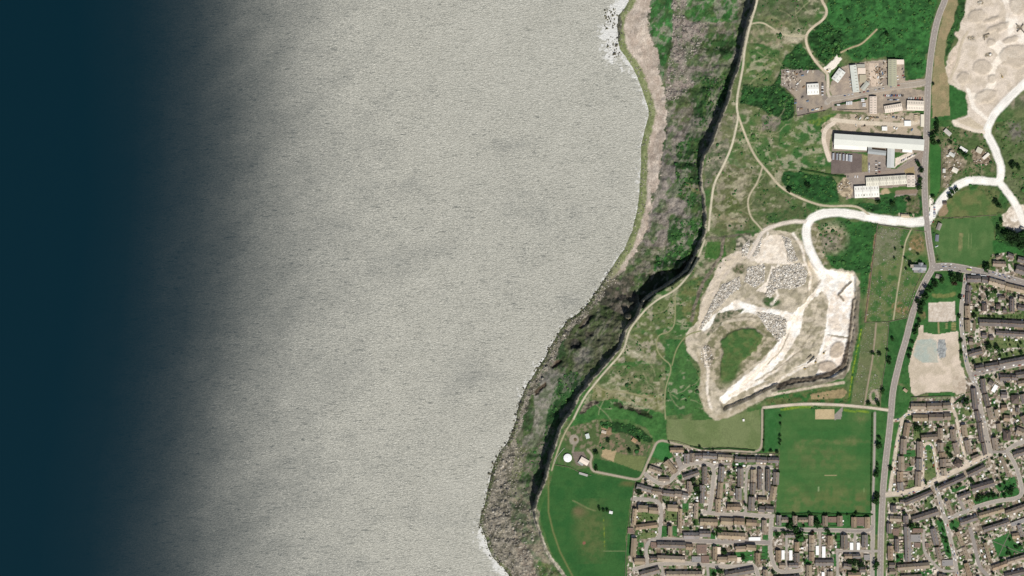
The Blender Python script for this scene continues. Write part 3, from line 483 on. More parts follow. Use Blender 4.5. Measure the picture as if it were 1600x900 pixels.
# ---------------------------------------------------------------- roads
GREY, LIGHT, PALE = (152,144,136), (168,160,149), (206,192,172)
ROADS = [ # name, width, colour, paved kerbs, points
 ('road',7.6,(158,149,140),1,[(1484,-32),(1477,0),(1468,20),(1461,45),(1457,70),(1454,90),(1452,110),(1450,130),(1449,160),(1448,200),(1446,240),(1444,280),(1446,320),(1449,355),(1451,375),(1455,400),(1458,418),(1450,432),(1440,450),(1432,470),(1423,500),(1416,530),(1408,555),(1402,580),(1397,600),(1394,620),(1392,650),(1389,680),(1384,720),(1380,760),(1378,800),(1376,850),(1375,932)],'main road running from the hilltop down past the housing estates'),
 ('road',10,GREY,1,[(1458,418),(1480,416),(1500,419),(1520,423),(1550,429),(1580,437),(1630,452)],'road'),
 ('road',4.5,LIGHT,1,[(1509,430),(1507,450),(1503,470),(1502,490),(1502,510),(1505,530),(1508,555),(1512,575),(1517,586)],'street'),
 ('road',6,GREY,1,[(1517,586),(1540,580),(1570,573),(1630,561)],''),
 ('road',6,LIGHT,1,[(1517,586),(1525,600),(1530,630),(1537,660),(1543,690),(1548,708)],''),
 ('road',6.5,PALE,1,[(1548,708),(1530,718),(1505,730),(1480,742),(1460,753),(1440,762),(1420,768),(1395,772),(1381,773)],''),
 ('road',4,PALE,0,[(1488,622),(1488,637),(1492,645),(1498,670),(1504,700),(1511,727)],''),
 ('road',4,PALE,0,[(1395,657),(1408,656),(1415,648),(1420,646),(1450,645),(1480,643),(1489,642)],''),
 ('road',5,PALE,0,[(1410,656),(1405,675),(1400,700),(1396,730),(1392,755),(1390,771)],''),
 ('road',4,PALE,0,[(1440,761),(1442,740),(1442,710),(1443,697),(1450,691),(1458,697),(1462,720),(1465,745),(1468,750)],''),
 ('road',4.3,LIGHT,1,[(1460,753),(1466,770),(1470,790),(1476,810),(1482,830),(1488,855),(1493,880),(1500,932)],''),
 ('road',4.3,LIGHT,1,[(1477,811),(1500,803),(1530,790),(1560,782),(1590,779),(1598,770),(1594,750),(1586,725),(1577,710),(1572,705),(1582,697),(1600,690),(1630,682)],''),
 ('road',3.5,GREY,0,[(1548,706),(1572,706)],''),
 ('road',5,GREY,0,[(1516,826),(1522,848),(1526,868),(1530,885),(1540,897),(1556,912)],''),
 ('road',3.6,LIGHT,0,[(1443,828),(1443,860),(1450,870),(1460,882),(1472,892),(1488,893),(1495,888)],''),
 ('road',4.5,GREY,0,[(1497,775),(1503,790),(1508,800)],''),
 ('road',4.3,LIGHT,1,[(1008,740),(1015,746),(1030,756),(1045,754),(1055,742),(1065,730),(1080,724),(1095,723),(1108,725),(1115,730),(1115,745),(1113,765),(1111,785),(1108,800)],''),
 ('road',3,GREY,0,[(1115,730),(1125,725),(1140,725)],''),
 ('road',7,GREY,0,[(1064,730),(1059,716)],''),
 ('road',4.3,LIGHT,1,[(1100,800),(1108,801),(1135,805),(1165,803),(1185,806),(1208,806)],''),
 ('road',3.6,LIGHT,0,[(1165,802),(1165,770),(1166,745),(1168,732),(1180,727),(1193,729),(1206,729)],''),
 ('road',3,LIGHT,0,[(1193,729),(1193,776)],''),
 ('road',5,LIGHT,0,[(988,780),(1000,779),(1020,781),(1030,785),(1034,795),(1032,820),(1031,842),(1015,844),(1009,855),(1010,870),(1012,884)],''),
 ('road',5.5,GREY,1,[(1031,843),(1060,844),(1090,845),(1125,847),(1165,846),(1203,848)],''),
 ('road',4.3,LIGHT,1,[(990,890),(1010,884),(1040,880),(1080,880),(1115,884),(1150,886),(1175,882),(1183,890),(1186,912)],''),
 ('road',3.6,LIGHT,0,[(1034,882),(1037,912)],''), ('road',3.6,LIGHT,0,[(1105,883),(1108,912)],''),
 ('road',4.3,LIGHT,1,[(1206,806),(1204,830),(1203,860),(1208,880),(1214,892),(1230,894),(1250,891)],''),
 ('road',4.5,GREY,1,[(1205,826),(1230,827),(1260,828),(1300,828),(1340,830),(1360,829),(1364,820)],''),
 ('lane',3,LIGHT,0,[(1367,645),(1366,720),(1364,780)],''), ('road',4.5,LIGHT,1,[(1364,780),(1364,820),(1363,862),(1363,932)],''),
 ('road',3.6,LIGHT,0,[(1308,862),(1309,880),(1308,912)],''), ('road',3.6,LIGHT,0,[(1308,861),(1340,861),(1376,861)],''),
 ('lane',3,LIGHT,0,[(1281,829),(1281,872)],''), ('lane',3,LIGHT,0,[(1336,831),(1336,858)],''), ('lane',3.5,LIGHT,0,[(1229,838),(1229,893)],''),
 ('road',6,(170,158,142),1,[(1292,160),(1298,154),(1305,154),(1330,149),(1370,140),(1400,135),(1430,132),(1452,127)],''),
 ('lane',4,PALE,0,[(1298,154),(1293,145),(1294,130),(1293,116)],''),
 ('road',6,(156,142,128),0,[(1322,274),(1360,271),(1390,270),(1405,266),(1425,256),(1445,238)],''),
 ('lane',3.5,PALE,0,[(1388,641),(1360,637),(1330,634),(1300,632),(1260,631),(1230,633),(1193,637)],''),
 ('lane',3,(172,160,140),0,[(1191,640),(1191,680),(1190,700),(1182,706),(1160,705),(1120,703),(1080,700),(1043,690),(1033,688),(1025,692),(1020,705),(1012,722),(1004,742),(997,750),(980,747),(960,743),(935,738),(924,735),(922,720),(926,712),(918,703)],''),
 ('quarry_track',11,WHITE,0,[(1450,345),(1425,348),(1395,345),(1360,340),(1330,334),(1300,331),(1275,336),(1263,346),(1259,362),(1263,385),(1275,410),(1286,432)],''),
 ('quarry_track',4.5,CREAM,0,[(1260,346),(1240,346),(1220,349),(1200,357),(1188,365),(1180,385),(1170,402)],''),
 ('quarry_track',10,WHITE,0,[(1452,342),(1462,325),(1480,302),(1500,287),(1520,280),(1545,284),(1562,285),(1565,265),(1558,240),(1548,220),(1540,207),(1552,180),(1570,160),(1600,130),(1630,108)],''),
 ('quarry_track',9,(250,244,232),0,[(1562,285),(1580,308),(1592,330),(1600,350)],''),
 ('quarry_track',4,(236,222,202),0,[(1538,207),(1520,203),(1505,198),(1490,190)],''),
 ('quarry_track',3,(206,192,168),0,[(1512,50),(1500,70),(1497,95),(1484,125)],''),
 ('track',6,(212,198,176),0,[(1300,187),(1345,192),(1375,193),(1410,196),(1435,190)],''), ('track',6,(224,208,188),0,[(1303,192),(1290,200),(1286,215),(1290,232),(1296,250)],''),
 ('footpath',2.6,(206,196,170),0,[(1186,-32),(1184,0),(1173,35),(1167,60),(1163,80),(1161,105),(1156,130),(1152,150),(1151,170),(1154,182),(1148,210),(1143,230),(1130,260),(1116,285),(1112,310),(1109,340),(1107,360)],'cliff-top footpath'),
 ('footpath',2.2,(200,190,164),0,[(1101,375),(1095,392),(1087,412),(1076,430),(1061,448),(1046,459),(1030,466),(1011,481),(999,495),(987,510),(981,522),(977,540),(969,555),(953,572),(938,589),(928,602),(917,615),(910,627),(903,640),(896,655)],''),
 ('footpath',1.8,(170,162,130),0,[(896,655),(886,670),(880,682),(874,697),(868,715),(862,735)],''),
 ('footpath',2.6,(196,184,156),0,[(1154,182),(1162,205),(1170,225),(1180,245),(1192,260),(1203,272),(1215,288),(1232,301),(1260,314),(1290,323),(1330,321),(1345,325),(1358,336)],''),
 ('footpath',2,(186,176,148),0,[(1191,262),(1184,285),(1170,305),(1168,320),(1173,340),(1185,352),(1192,361)],''),
 ('footpath',3.2,(204,188,162),0,[(1280,-32),(1283,0),(1291,12),(1292,22),(1285,32),(1270,42),(1260,53),(1259,65),(1264,80),(1272,93),(1282,105),(1293,116)],''),
 ('footpath',2,(190,180,150),0,[(1170,38),(1190,34),(1205,43),(1220,53),(1240,57),(1258,56)],''),
 ('footpath',2,(180,164,130),0,[(1314,82),(1330,74),(1345,70),(1358,58),(1370,46)],''),
 ('footpath',1.6,(176,168,136),0,[(1424,358),(1419,368),(1414,380),(1411,400),(1408,420),(1403,450),(1400,470),(1396,500)],''),
 ('footpath',2,(156,142,120),0,[(1369,505),(1366,540),(1362,570),(1356,600),(1351,632)],''),
 ('footpath',1.2,(150,148,110),0,[(1055,460),(1055,490),(1054,508),(1045,520),(1027,523),(1025,545),(1035,560),(1050,571),(1045,590),(1040,605),(1038,630),(1040,655)],''),
 ('footpath',1.2,(140,142,100),0,[(1050,571),(1055,550),(1063,535),(1075,522),(1095,517)],''),
 ('footpath',1.2,(150,146,108),0,[(930,600),(945,612),(975,612),(1000,618),(1020,622)],''),
 ('footpath',1.3,(112,112,96),0,[(1550,845),(1567,852),(1585,860),(1600,866)],''), ('footpath',1.3,(112,112,96),0,[(1560,870),(1568,852),(1577,834)],'')]
def smooth(P, n=2):
    for _ in range(n):
        Q = [P[0]]
        for a, b in zip(P[:-1], P[1:]):
            Q += [(a[0]*.75+b[0]*.25, a[1]*.75+b[1]*.25), (a[0]*.25+b[0]*.75, a[1]*.25+b[1]*.75)]
        P = Q+[P[-1]]
    return P
ROADS = [(a, b, c, d, smooth(e), f) for a, b, c, d, e, f in ROADS]
roadmask = np.zeros((NY, NX)) + 99.
for nm, wd, cc, kb, P, lb in ROADS:
    if nm == 'quarry_track': stroke(P, wd*1.12+1, cc, tuple(int(q*.93) for q in cc), warp=1.3, s=7, soft=1.4, lu=.08, bu=0, bo=0)
    stroke(P, wd*(.8 if nm == 'quarry_track' else 1)+(1.5 if kb else .4), cc if not kb else (176,168,156), None, lu=.05, bu=0, bo=0)
    xa = [p[0] for p in P]; ya = [p[1] for p in P]; sl = window(min(xa)-16, max(xa)+16, min(ya)-16, max(ya)+16)
    roadmask[sl] = np.minimum(roadmask[sl], seg_dist(P, GX[sl], GY[sl])-wd/2)
# ---------------------------------------------------------------- buildings list
# x1 y1 x2 y2 width style ; styles: t tile terrace, s slate terrace, b tall flats, f flat brown, w flat white, c flat cream, g flat grey
B = """1047 703 1068 703 7 t|1041 720 1056 738 8 t|1014 731 1034 738 8 t|1030 748 1046 749 6 t|1068 746 1092 738 8 s|1073 709 1073 724 8 t|1082 708 1081 722 7 t|1086 712 1096 712 8 s|1098 712 1120 713 8 t|1122 714 1144 715 8 t|1148 717 1165 718 8 s|1167 718 1180 718 8 s|1182 718 1198 719 8 s|1200 719 1217 719 8 s
1101 729 1101 756 7 t|1097 758 1097 786 7 t|1128 729 1126 752 8 t|1126 754 1124 778 8 t|1122 780 1122 800 8 t|1157 732 1157 760 9 t|1154 763 1154 781 9 t|1177 734 1177 753 8 t|1177 755 1176 772 8 t|1187 733 1187 765 6 s|1200 733 1200 767 7 s|1213 738 1212 757 9 t|1210 760 1206 780 9 t|1175 777 1174 798 10 t|1184 780 1198 781 7 t|1136 792 1157 792 9 t|1186 795 1195 796 9 s|1197 795 1209 796 9 s
1094 815 1121 816 10 t|1126 814 1145 815 10 t|1147 814 1163 815 10 t|1166 816 1182 817 9 t|1194 813 1194 832 7 t|1093 834 1110 834 9 t|1121 836 1164 838 10 t|1170 842 1188 842 5 w|995 760 1018 766 8 t|1019 767 1034 769 8 t|1036 770 1053 772 8 t|1054 771 1065 772 8 t|1066 773 1075 775 7 t|1077 752 1077 768 7 t|997 794 1012 795 10 b|1014 797 1028 798 9 b|1043 793 1059 794 10 b|992 795 990 820 6 t|993 824 1027 820 8 t|1047 822 1047 838 6 b|1063 795 1062 826 6 t|1088 786 1087 810 6 t|981 829 990 829 8 f
991 841 989 870 8 b|991 877 1008 877 9 b|1068 837 1092 837 10 t|1017 851 1026 852 8 f|1027 851 1071 852 9 t|1072 854 1082 855 9 t|1016 872 1026 872 6 s|1027 872 1070 874 9 t|1089 858 1104 858 14 f|1081 874 1095 874 9 g|1096 874 1108 874 11 f|1117 854 1117 875 7 t|1123 855 1123 868 6 c|1149 858 1165 857 8 b|1166 855 1181 856 8 b|1184 864 1184 880 7 t|1121 874 1136 874 8 b|1137 872 1151 872 8 b|1152 874 1159 874 6 c|1133 898 1178 890 9 s|1000 898 1030 890 9 t|1041 897 1097 897 9 t|1196 890 1196 906 7 t
1216 860 1216 878 8 t|1217 883 1227 883 7 t|1245 864 1245 878 8 t|1232 883 1247 883 7 t|1227 836 1243 836 7 t|1223.5 860 1223.5 874 4.5 w|1235.5 860 1235.5 875 4.5 w|1217 805 1217 821 7 t|1221 812 1231 812 8 t|1242 806 1242 821 7 t|1247 812 1262 812 7 t|1267 806 1267 822 7 t|1289 806 1289 822 8 t|1294 812 1307 812 8 f|1312 806 1312 822 8 t|1334 808 1334 824 8 t|1339 815 1350 815 13 f|1355 808 1355 825 8 t
1268 836 1268 848 8 t|1268 849 1268 860 8 t|1268 862 1268 876 8 t|1297 837 1297 852 8 t|1319 836 1319 857 10 t|1351 836 1351 855 9 t|1277 853 1277 867 4.5 w|1287 854 1287 871 5 w|1330.5 848 1330.5 859 5 w|1341 848 1341 859 4.5 w|1319 869 1331 869 7 t|1332 869 1344 869 7 t|1350 871 1359 871 8 g|1274 879 1302 879 9 t|1264 883 1264 904 8 t|1286 894 1286 906 4 w|1318 884 1330 886 8 t|1343 890 1352 890 8 s|1245 847 1245 861 7 t|1297 893 1297 906 8 t|1325 898 1345 898 8 t|1210 905 1250 903 8 t
1423 635 1446 635 9 t|1448 635 1471 634 9 t|1473 634 1485 633 9 t|1426 653 1449 653 10 t|1451 652 1473 652 10 t|1475 651 1485 651 10 t|1418 661 1415 681 9 t|1412 686 1411 709 9 t|1408 713 1408 735 9 t|1406 737 1406 752 9 t|1406 754 1407 766 9 t|1439 684 1464 682 8 t|1469 669 1469 685 8 t|1437 690 1437 714 9 t|1436 717 1436 734 9 t|1435 737 1434 760 9 t|1469 692 1469 705 9 t|1471 707 1472 714 9 t|1473 717 1473 729 9 t|1474 732 1475 743 8 t
1488 671 1490 688 8 t|1492 692 1496 709 8 t|1492 721 1501 727 11 h|1505 664 1508 681 8 t|1510 688 1515 709 8 t|1518 717 1530 712 7 t|1526 642 1529 658 7 s|1530 660 1534 690 7 s|1536 692 1539 710 6 s|1521 607 1524 639 8 s|1535 592 1537 614 7 s|1539 616 1543 634 8 s|1545 637 1549 655 8 t|1553 684 1556 703 8 t|1562 590 1578 590 9 s|1580 590 1590 590 8 s|1551 612 1557 602 6 w|1564 617 1573 617 9 s|1580 624 1592 624 13 h|1564 637 1573 637 8 t|1597 616 1601 630 8 s|1568 653 1577 654 9 t|1590 637 1590 644 6 s|1573 673 1573 688 11 h|1588 672 1602 677 10 t|1583 711 1606 704 9 s|1560 662 1562 674 7 t
1564 713 1576 745 5 t|1512 742 1539 729 8 s|1413 786 1456 768 7 s|1466 763 1508 745 7 s|1518 764 1553 754 9 s|1497 777 1516 770 7 s|1479 783 1488 804 5 t|1512 781 1518 795 5 t|1500 817 1527 808 8 s|1529 806 1568 795 8 t|1571 802 1604 790 8 t|1536 828 1577 815 7 s|1580 820 1605 811 6 g|1425 812 1466 799 9 t|1406 784 1411 784 6 s|1396 790 1396 800 8 s|1390 810 1408 811 8 t|1415 806 1415 817 8 s|1389 818 1389 833 7 s|1400 826 1400 836 9 f|1401 842 1401 862 6 s|1391 853 1391 875 8 t|1417 823 1419 877 9 t|1426 829 1442 829 6 f|1423 841 1438 841 11 g|1429 852 1438 852 7 f|1446 852 1451 852 7 f|1457 826 1463 851 8 t|1464 855 1469 874 7 t|1472 880 1489 879 9 g|1402 887 1452 883 9 t|1389 883 1398 883 8 t|1389 893 1398 893 8 t|1459 893 1463 893 5 c
1496 831 1504 852 6 t|1505 855 1512 871 6 t|1509 880 1516 904 7 t|1539 848 1547 878 5 t|1550 888 1573 880 8 t|1574 878 1604 869 7 t|1581 838 1592 836 8 t|1592 820 1597 838 6 t|1466 900 1480 903 8 t|1408 903 1440 901 8 t|1570 900 1600 893 8 s|1528 903 1534 915 7 t
1511 436 1532 436 10 s|1534 437 1543 438 9 s|1545 439 1570 446 10 t|1571 447 1604 455 9 t|1514 446 1513 455 7 s|1513 457 1512 474 7 s|1511 478 1512 496 8 t|1538 474 1538 486 7 h|1556 479 1563 479 7 h|1581 467 1581 487 7 s|1549 485 1554 485 6 s|1567 485 1572 485 6 s|1551 412 1571 413 8 t|1587 420 1604 425 12 s|1556 403 1562 401 6 t|1575 398 1583 401 6 s|1590 405 1604 408 8 s|1530 504 1564 505 10 s|1565 505 1604 507 10 s|1556 520 1604 523 7 s|1534 524 1541 524 8 s|1546 528 1552 528 6 s|1511 500 1512 518 8 t|1514 534 1520 534 9 t|1513 554 1534 548 8 s|1524 576 1537 574 9 s|1539 573 1559 570 9 s|1561 569 1604 561 9 s|1587 587 1604 584 9 s|1592 466 1600 468 7 t|1560 465 1570 466 6 t|1590 480 1602 482 8 s|1545 596 1551 600 7 s|1590 600 1602 598 8 t|1597 650 1604 664 8 t|1556 640 1558 652 6 t"""
BL = [tuple(float(q) if i < 5 else q for i, q in enumerate(r.split())) for L_ in B.split('\n') for r in L_.split('|')]
occ = roadmask < .3
rng = np.random.RandomState(5)
PLOT = [((176,164,148),3),((206,196,182),2),((150,134,112),2),((64,100,54),3),((92,112,72),2),((120,106,90),2),((44,84,42),1)]
PL = [c for c, n in PLOT for _ in range(n)]
def mark(x, y, L_, w_, a, m=.8):
    r = max(L_, w_)/2+3; sl = window(x-r, x+r, y-r, y+r); X = GX[sl]-x; Y = GY[sl]-y; c, s = math.cos(a), math.sin(a)
    return sl, X*c+Y*s, -X*s+Y*c
def plots(x1, y1, x2, y2, w_, reach=9):
    L_ = math.hypot(x2-x1, y2-y1); a = math.atan2(y2-y1, x2-x1); mx, my = (x1+x2)/2, (y1+y2)/2
    R = L_/2+w_/2+reach+4; sl = window(mx-R, mx+R, my-R, my+R); X = GX[sl]-mx; Y = GY[sl]-my; c, s = math.cos(a), math.sin(a)
    U = X*c+Y*s; V = -X*s+Y*c; free = hzr[sl] & (roadmask[sl] > .4)
    n = max(1, int(L_/4.6)); du = L_/n
    for side in (-1, 1):
        for i in range(n):
            u0 = -L_/2+i*du
            for v0, v1 in ((w_/2-.5, w_/2+reach*.45), (w_/2+reach*.45, w_/2+reach)):
                if rng.rand() < .2: continue
                m = (U >= u0) & (U < u0+du) & (V*side >= v0) & (V*side < v1) & free
                cc = alb(PL[rng.randint(len(PL))])*rng.uniform(.85, 1.15); b = col[sl]; b[m] = cc*.85+b[m]*.15
for b in BL:
    if b[5] in 'ts' : plots(*b[:5])
for P, k in GREENS: poly(P, (38,96,46) if k == 0 else (98,116,74), (48,104,54) if k == 0 else (74,104,60), s=6, warp=.5, lu=.15)
for nm, wd, cc, kb, P, lb in ROADS:
    if kb: stroke(P, wd+1.5, (176,168,156))
def occ_box(x, y, L_, w_, a, grow=.6):
    sl, U, V = mark(x, y, L_, w_, a); occ[sl] |= (abs(U) < L_/2+grow) & (abs(V) < w_/2+grow)
def free_at(x, y, r=1.2):
    sl = window(x-r, x+r, y-r, y+r); return not occ[sl].any()
# ---------------------------------------------------------------- heights
z = np.zeros((NY, NX))
drop = cliff_d(GY)*(.62+.8*fbm(GX*.2, GY, 26, 305, 3))
rag = (fbm(GX, GY, 9, 301)-.5)*9+(fbm(GX, GY, 3.5, 302, 2)-.5)*5
face = ss(0, 1, np.clip(-(dcp+rag*.5)/3.2, 0, 1))
t = np.clip(dcop/np.maximum(dcop-dcp, 8), 0, 1)
lower = -drop*face - (-SEA_Z-drop)*(1-t**1.05)*face
hum = (fbm(GX, GY, 32, 311)-.5)*14*ss(3, 25, -dcp)*ss(6, 25, dcop)
z = np.where(dcp < 2, np.where(dcop > 0, lower+hum, SEA_Z-1.5*ss(0, 8, -dcop)), 0)
z = np.where((dcop > -1) & (dcop < 5), SEA_Z+.35+np.clip(dcop, 0, 5)*.5, z)
clean = ss(.5, 5, roadmask)
z += zoff
for _ in range(2):       # soften the edges of benches and heaps
    zz = z.copy(); zz[1:-1, 1:-1] = (z[:-2, 1:-1]+z[2:, 1:-1]+z[1:-1, :-2]+z[1:-1, 2:]+4*z[1:-1, 1:-1])/8; z = np.where(dcp > 3, zz, z)
rid = 1-abs(2*fbm(GX, GY, 6, 321, 3)-1)
z += lump*((fbm(GX, GY, 7, 322, 3)-.5)*4.5+(rid-.75)*1.6)*clean*np.where(dcop < 1, .25, 1)
z += np.where(dcp > 3, (fbm(GX, GY, 60, 330)-.5)*5*clean, 0)*(~hzr)*(cls != 5)*(cls != 6)*(cls != 9)
z = np.where((dcop > 0) & (dcp < 0), np.maximum(z, SEA_Z+.5+.6*np.clip(dcop, 0, 3)), z)
z = np.where(dcop < -1.5, SEA_Z-2.5, z)
facem = (dcp < 1.2) & (dcp > -3.6); cls[facem] = 3
fc = alb((150,142,124)); f2 = alb((206,196,176)); tt = (ss(.4, .65, fbm(GX, GY, 4, 340))*ss(780, 815, GY)+.25*ss(.5, .7, fbm(GX, GY, 3, 341)))[..., None]
col = np.where(facem[..., None], fc*(1-np.clip(tt, 0, 1))+f2*np.clip(tt, 0, 1), col)
rim = ((dcp > 0) & (dcp < 2.2)).astype(float)*ss(.45, .6, fbm(GX, GY, 8, 342)); apply(full, rim, (176,168,146), al=.7)
def Hs(x, y):
    fx = np.clip((np.asarray(x, float)-xs[0])/G, 0, NX-1.001); fy = np.clip((np.asarray(y, float)-ys[0])/G, 0, NY-1.001)
    i = fx.astype(int); j = fy.astype(int); a = fx-i; b = fy-j
    return (z[j, i]*(1-a)+z[j, i+1]*a)*(1-b)+(z[j+1, i]*(1-a)+z[j+1, i+1]*a)*b
def Hz(x, y): return float(Hs(x, y))
# grain in the colour, stronger on rough covers
_st = fbm(GX*1.0+GY*.55, GY*.35-GX*.2, 7, 360, 4)      # downslope streaks of soil and scree
um = ((cls == 2) | (cls == 1) & (GY > 430))
for lo_, hi_, c_, a_ in ((.56, .7, (150,142,130), .38), (.3, .42, (48,62,42), .5)):
    tq = (ss(lo_, hi_, _st) if lo_ > .5 else 1-ss(lo_, hi_, _st))*um*a_; col = col*(1-tq[..., None])+alb(c_)*tq[..., None]
gr = (np.random.RandomState(3).rand(NY, NX)-.5)*2; g2 = (fbm(GX, GY, 3, 350, 2)-.5)*2
amp = np.where(cls == 2, .22, np.where(cls == 1, .12, np.where(cls == 10, .16, np.where(cls == 0, .2, .07))))
fine = roadmask > 0
col *= (1+(gr*amp*.6+g2*amp*1.2)*fine)[..., None]
col = np.clip(col, .004, .82)
# split the sheet into named pieces of the setting
fcls = np.minimum(cls[:-1, :-1], 99); keep = (dcop[:-1, :-1] > -7)
idx = np.arange(NX*NY).reshape(NY, NX)
V3 = np.stack([(GX-800)*S, (450-GY)*S, z], -1).reshape(-1, 3); C3 = col.reshape(-1, 3)
for k, nm in enumerate(CLS):
    m = (fcls == k) & keep
    if not m.any(): continue
    q = np.stack([idx[1:, :-1][m], idx[1:, 1:][m], idx[:-1, 1:][m], idx[:-1, :-1][m]], 1)
    u, inv = np.unique(q.ravel(), return_inverse=True)
    o = mesh_obj(nm, V3[u], inv.reshape(-1, 4), M_rock if k in (1, 2, 3) else M_ground, None, C3[u], smooth=(k not in (2, 3)))
    o['kind'] = 'structure'
# outlying land beyond the picture
xl, xr, yt, yb = xs[0], xs[-1], ys[0], ys[-1]
oc = alb((66,96,56))
def sheet(name, P, zz, mat, c):
    o = mesh_obj(name, [W(x, y, zz) for x, y in P], [tuple(range(len(P)))[::-1]], mat, None, np.tile(c, (len(P), 1))); o['kind'] = 'structure'; return o
sheet('outlying_land', [(xr-2,-6000),(9000,-6000),(9000,7000),(xr-2,7000)], -1.2, M_ground, oc)
sheet('outlying_land', [(1188,-6000),(xr-2,-6000),(xr-2,yt+3),(1188,yt+3)], -1.2, M_ground, oc)
sheet('outlying_land', [(905,yb-3),(xr-2,yb-3),(xr-2,7000),(905,7000)], -1.2, M_ground, oc)
# ---------------------------------------------------------------- sea
gx = np.concatenate([[-9000,-4000,-1500,-600],np.arange(-120,1044,4),[1100]]).astype(float); gy = np.concatenate([[-6000,-2500,-900,-300],np.arange(-60,964,4),[1300,3000,7000]]).astype(float)
SX, SY = np.meshgrid(gx, gy)
sv = np.stack([(SX-800)*S, (450-SY)*S, np.full(SX.shape, SEA_Z)], -1).reshape(-1, 3)
ii = np.arange(SX.size).reshape(SX.shape)
sq = np.stack([ii[1:, :-1].ravel(), ii[1:, 1:].ravel(), ii[:-1, 1:].ravel(), ii[:-1, :-1].ravel()], 1)
dc = coast_x(np.clip(SY, -40, 940))-SX
foam = np.exp(-np.clip(dc, 0, 999)/9.)*(.35+.4*fbm(SX, SY, 26, 406, 2))
for (x, y, r, a) in [(950,50,20,.7),(955,85,18,.65),(962,16,16,.65),(978,4,14,.6),(762,855,18,.42),(778,890,18,.45),(744,840,14,.3),(815,605,16,.25),(835,572,12,.25),(980,110,16,.3)]:
    foam += a*np.exp(-((SX-x)**2+(SY-y)**2)/(r*r))*.95
foam = np.clip(foam, 0, 1)
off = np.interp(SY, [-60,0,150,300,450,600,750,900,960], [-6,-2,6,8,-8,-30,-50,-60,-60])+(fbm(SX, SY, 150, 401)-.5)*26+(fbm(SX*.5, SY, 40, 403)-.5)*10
glint = np.interp(SX-off, [120,165,200,240,300,350,400,450,500,560,640,760,1040], [0,.003,.006,.018,.055,.125,.245,.40,.56,.72,.88,.98,1.0])  # sun glint brightness, painted into sea colour and driving gloss and ripples
_u = SX*.7+SY*.7; _v = SX*.7-SY*.7                      # diagonal brightness bands in the painted glint, lower left to upper right
glint = glint*(1+.38*(fbm(_v*.35, _u*1.4, 60, 402, 4)-.5)+.25*(fbm(SX*.5, SY*1.3+SX*.2, 16, 405, 3)-.5)+.10*(fbm(SX, SY, 130, 404, 2)-.5))
glint = glint*(1+.16*np.exp(-((SX-680)/230.)**2-((SY-60)/170.)**2)+.14*np.exp(-np.clip(dc, 0, 999)/70.)-.05*np.exp(-((SX-620)/160.)**2-((SY-420)/150.)**2))  # painted glint brightened to the north and inshore, dimmed mid-sea
calm_dim = np.zeros(SX.shape)  # calm patches, painted as dimmer glint
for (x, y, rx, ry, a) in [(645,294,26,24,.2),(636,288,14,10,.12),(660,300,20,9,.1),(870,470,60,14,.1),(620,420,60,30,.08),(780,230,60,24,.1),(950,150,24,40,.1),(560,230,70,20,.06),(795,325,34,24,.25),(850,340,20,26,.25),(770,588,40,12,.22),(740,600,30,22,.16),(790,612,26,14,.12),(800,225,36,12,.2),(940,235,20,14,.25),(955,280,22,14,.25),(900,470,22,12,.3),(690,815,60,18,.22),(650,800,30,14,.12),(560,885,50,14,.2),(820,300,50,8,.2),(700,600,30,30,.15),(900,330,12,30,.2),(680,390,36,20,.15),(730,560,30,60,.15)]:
    calm_dim += 1.7*a*np.exp(-((SX-x)/rx)**2-((SY-y)/ry)**2)
glint = glint*(1-np.clip(calm_dim, 0, .7)*.6)
so_ = mesh_obj('sea', sv, sq, bpy.data.materials.new('sea_water'), None, np.stack([foam, glint, calm_dim], -1).reshape(-1, 3), smooth=True); so_['kind'] = 'structure'
m = so_.data.materials[0]; t_, bs = nodes(m); N = t_.nodes; L = t_.links
at = N.new('ShaderNodeAttribute'); at.attribute_name = 'Col'; sp = N.new('ShaderNodeSeparateColor'); L.new(at.outputs['Color'], sp.inputs[0])
tc = N.new('ShaderNodeTexCoord')
def mapping(sc_, rot=0):
    mp = N.new('ShaderNodeMapping'); mp.inputs['Scale'].default_value = sc_; mp.inputs['Rotation'].default_value = (0, 0, rot); L.new(tc.outputs['Object'], mp.inputs['Vector']); return mp
def noise(vec, s, det=3, dist=0):
    n = N.new('ShaderNodeTexNoise'); n.inputs['Scale'].default_value = s; n.inputs['Detail'].default_value = det; n.inputs['Distortion'].default_value = dist; L.new(vec.outputs[0], n.inputs['Vector']); return n
def math_(op, a, b=None, c=None):
    n = N.new('ShaderNodeMath'); n.operation = op
    for i, q in enumerate((a, b, c)):
        if q is None: continue
        if hasattr(q, 'node'): L.new(q, n.inputs[i])
        else: n.inputs[i].default_value = q
    return n.outputs[0]
def rng_(v, a, b, c, d):
    n = N.new('ShaderNodeMapRange'); L.new(v, n.inputs['Value'])
    for k_, q in zip(('From Min','From Max','To Min','To Max'), (a, b, c, d)): n.inputs[k_].default_value = q
    return n.outputs[0]
wv = noise(mapping((.62, 1.5, 1), -.3), .27, 6, 1.0)      # chop, crests lying east-west
rp = noise(mapping((.8, 1.3, 1), .25), .5, 3, .3)
fl = noise(mapping((.8, 1.4, 1), -.3), .42, 3, .4)      # bright and dark sparkle painted into the sea colour
bg_ = noise(mapping((1, 1.4, 1), .4), .02, 3)
hh = math_('ADD', math_('MULTIPLY', wv.outputs['Fac'], 1.5), math_('MULTIPLY', rp.outputs['Fac'], .7))
bp = N.new('ShaderNodeBump'); bp.inputs['Distance'].default_value = 2.2; L.new(hh, bp.inputs['Height'])
L.new(rng_(sp.outputs[1], 0, 1, 0.02, .85), bp.inputs['Strength']); L.new(bp.outputs[0], bs.inputs['Normal'])
fn = noise(mapping((1, 1, 1)), .12, 8, .8)
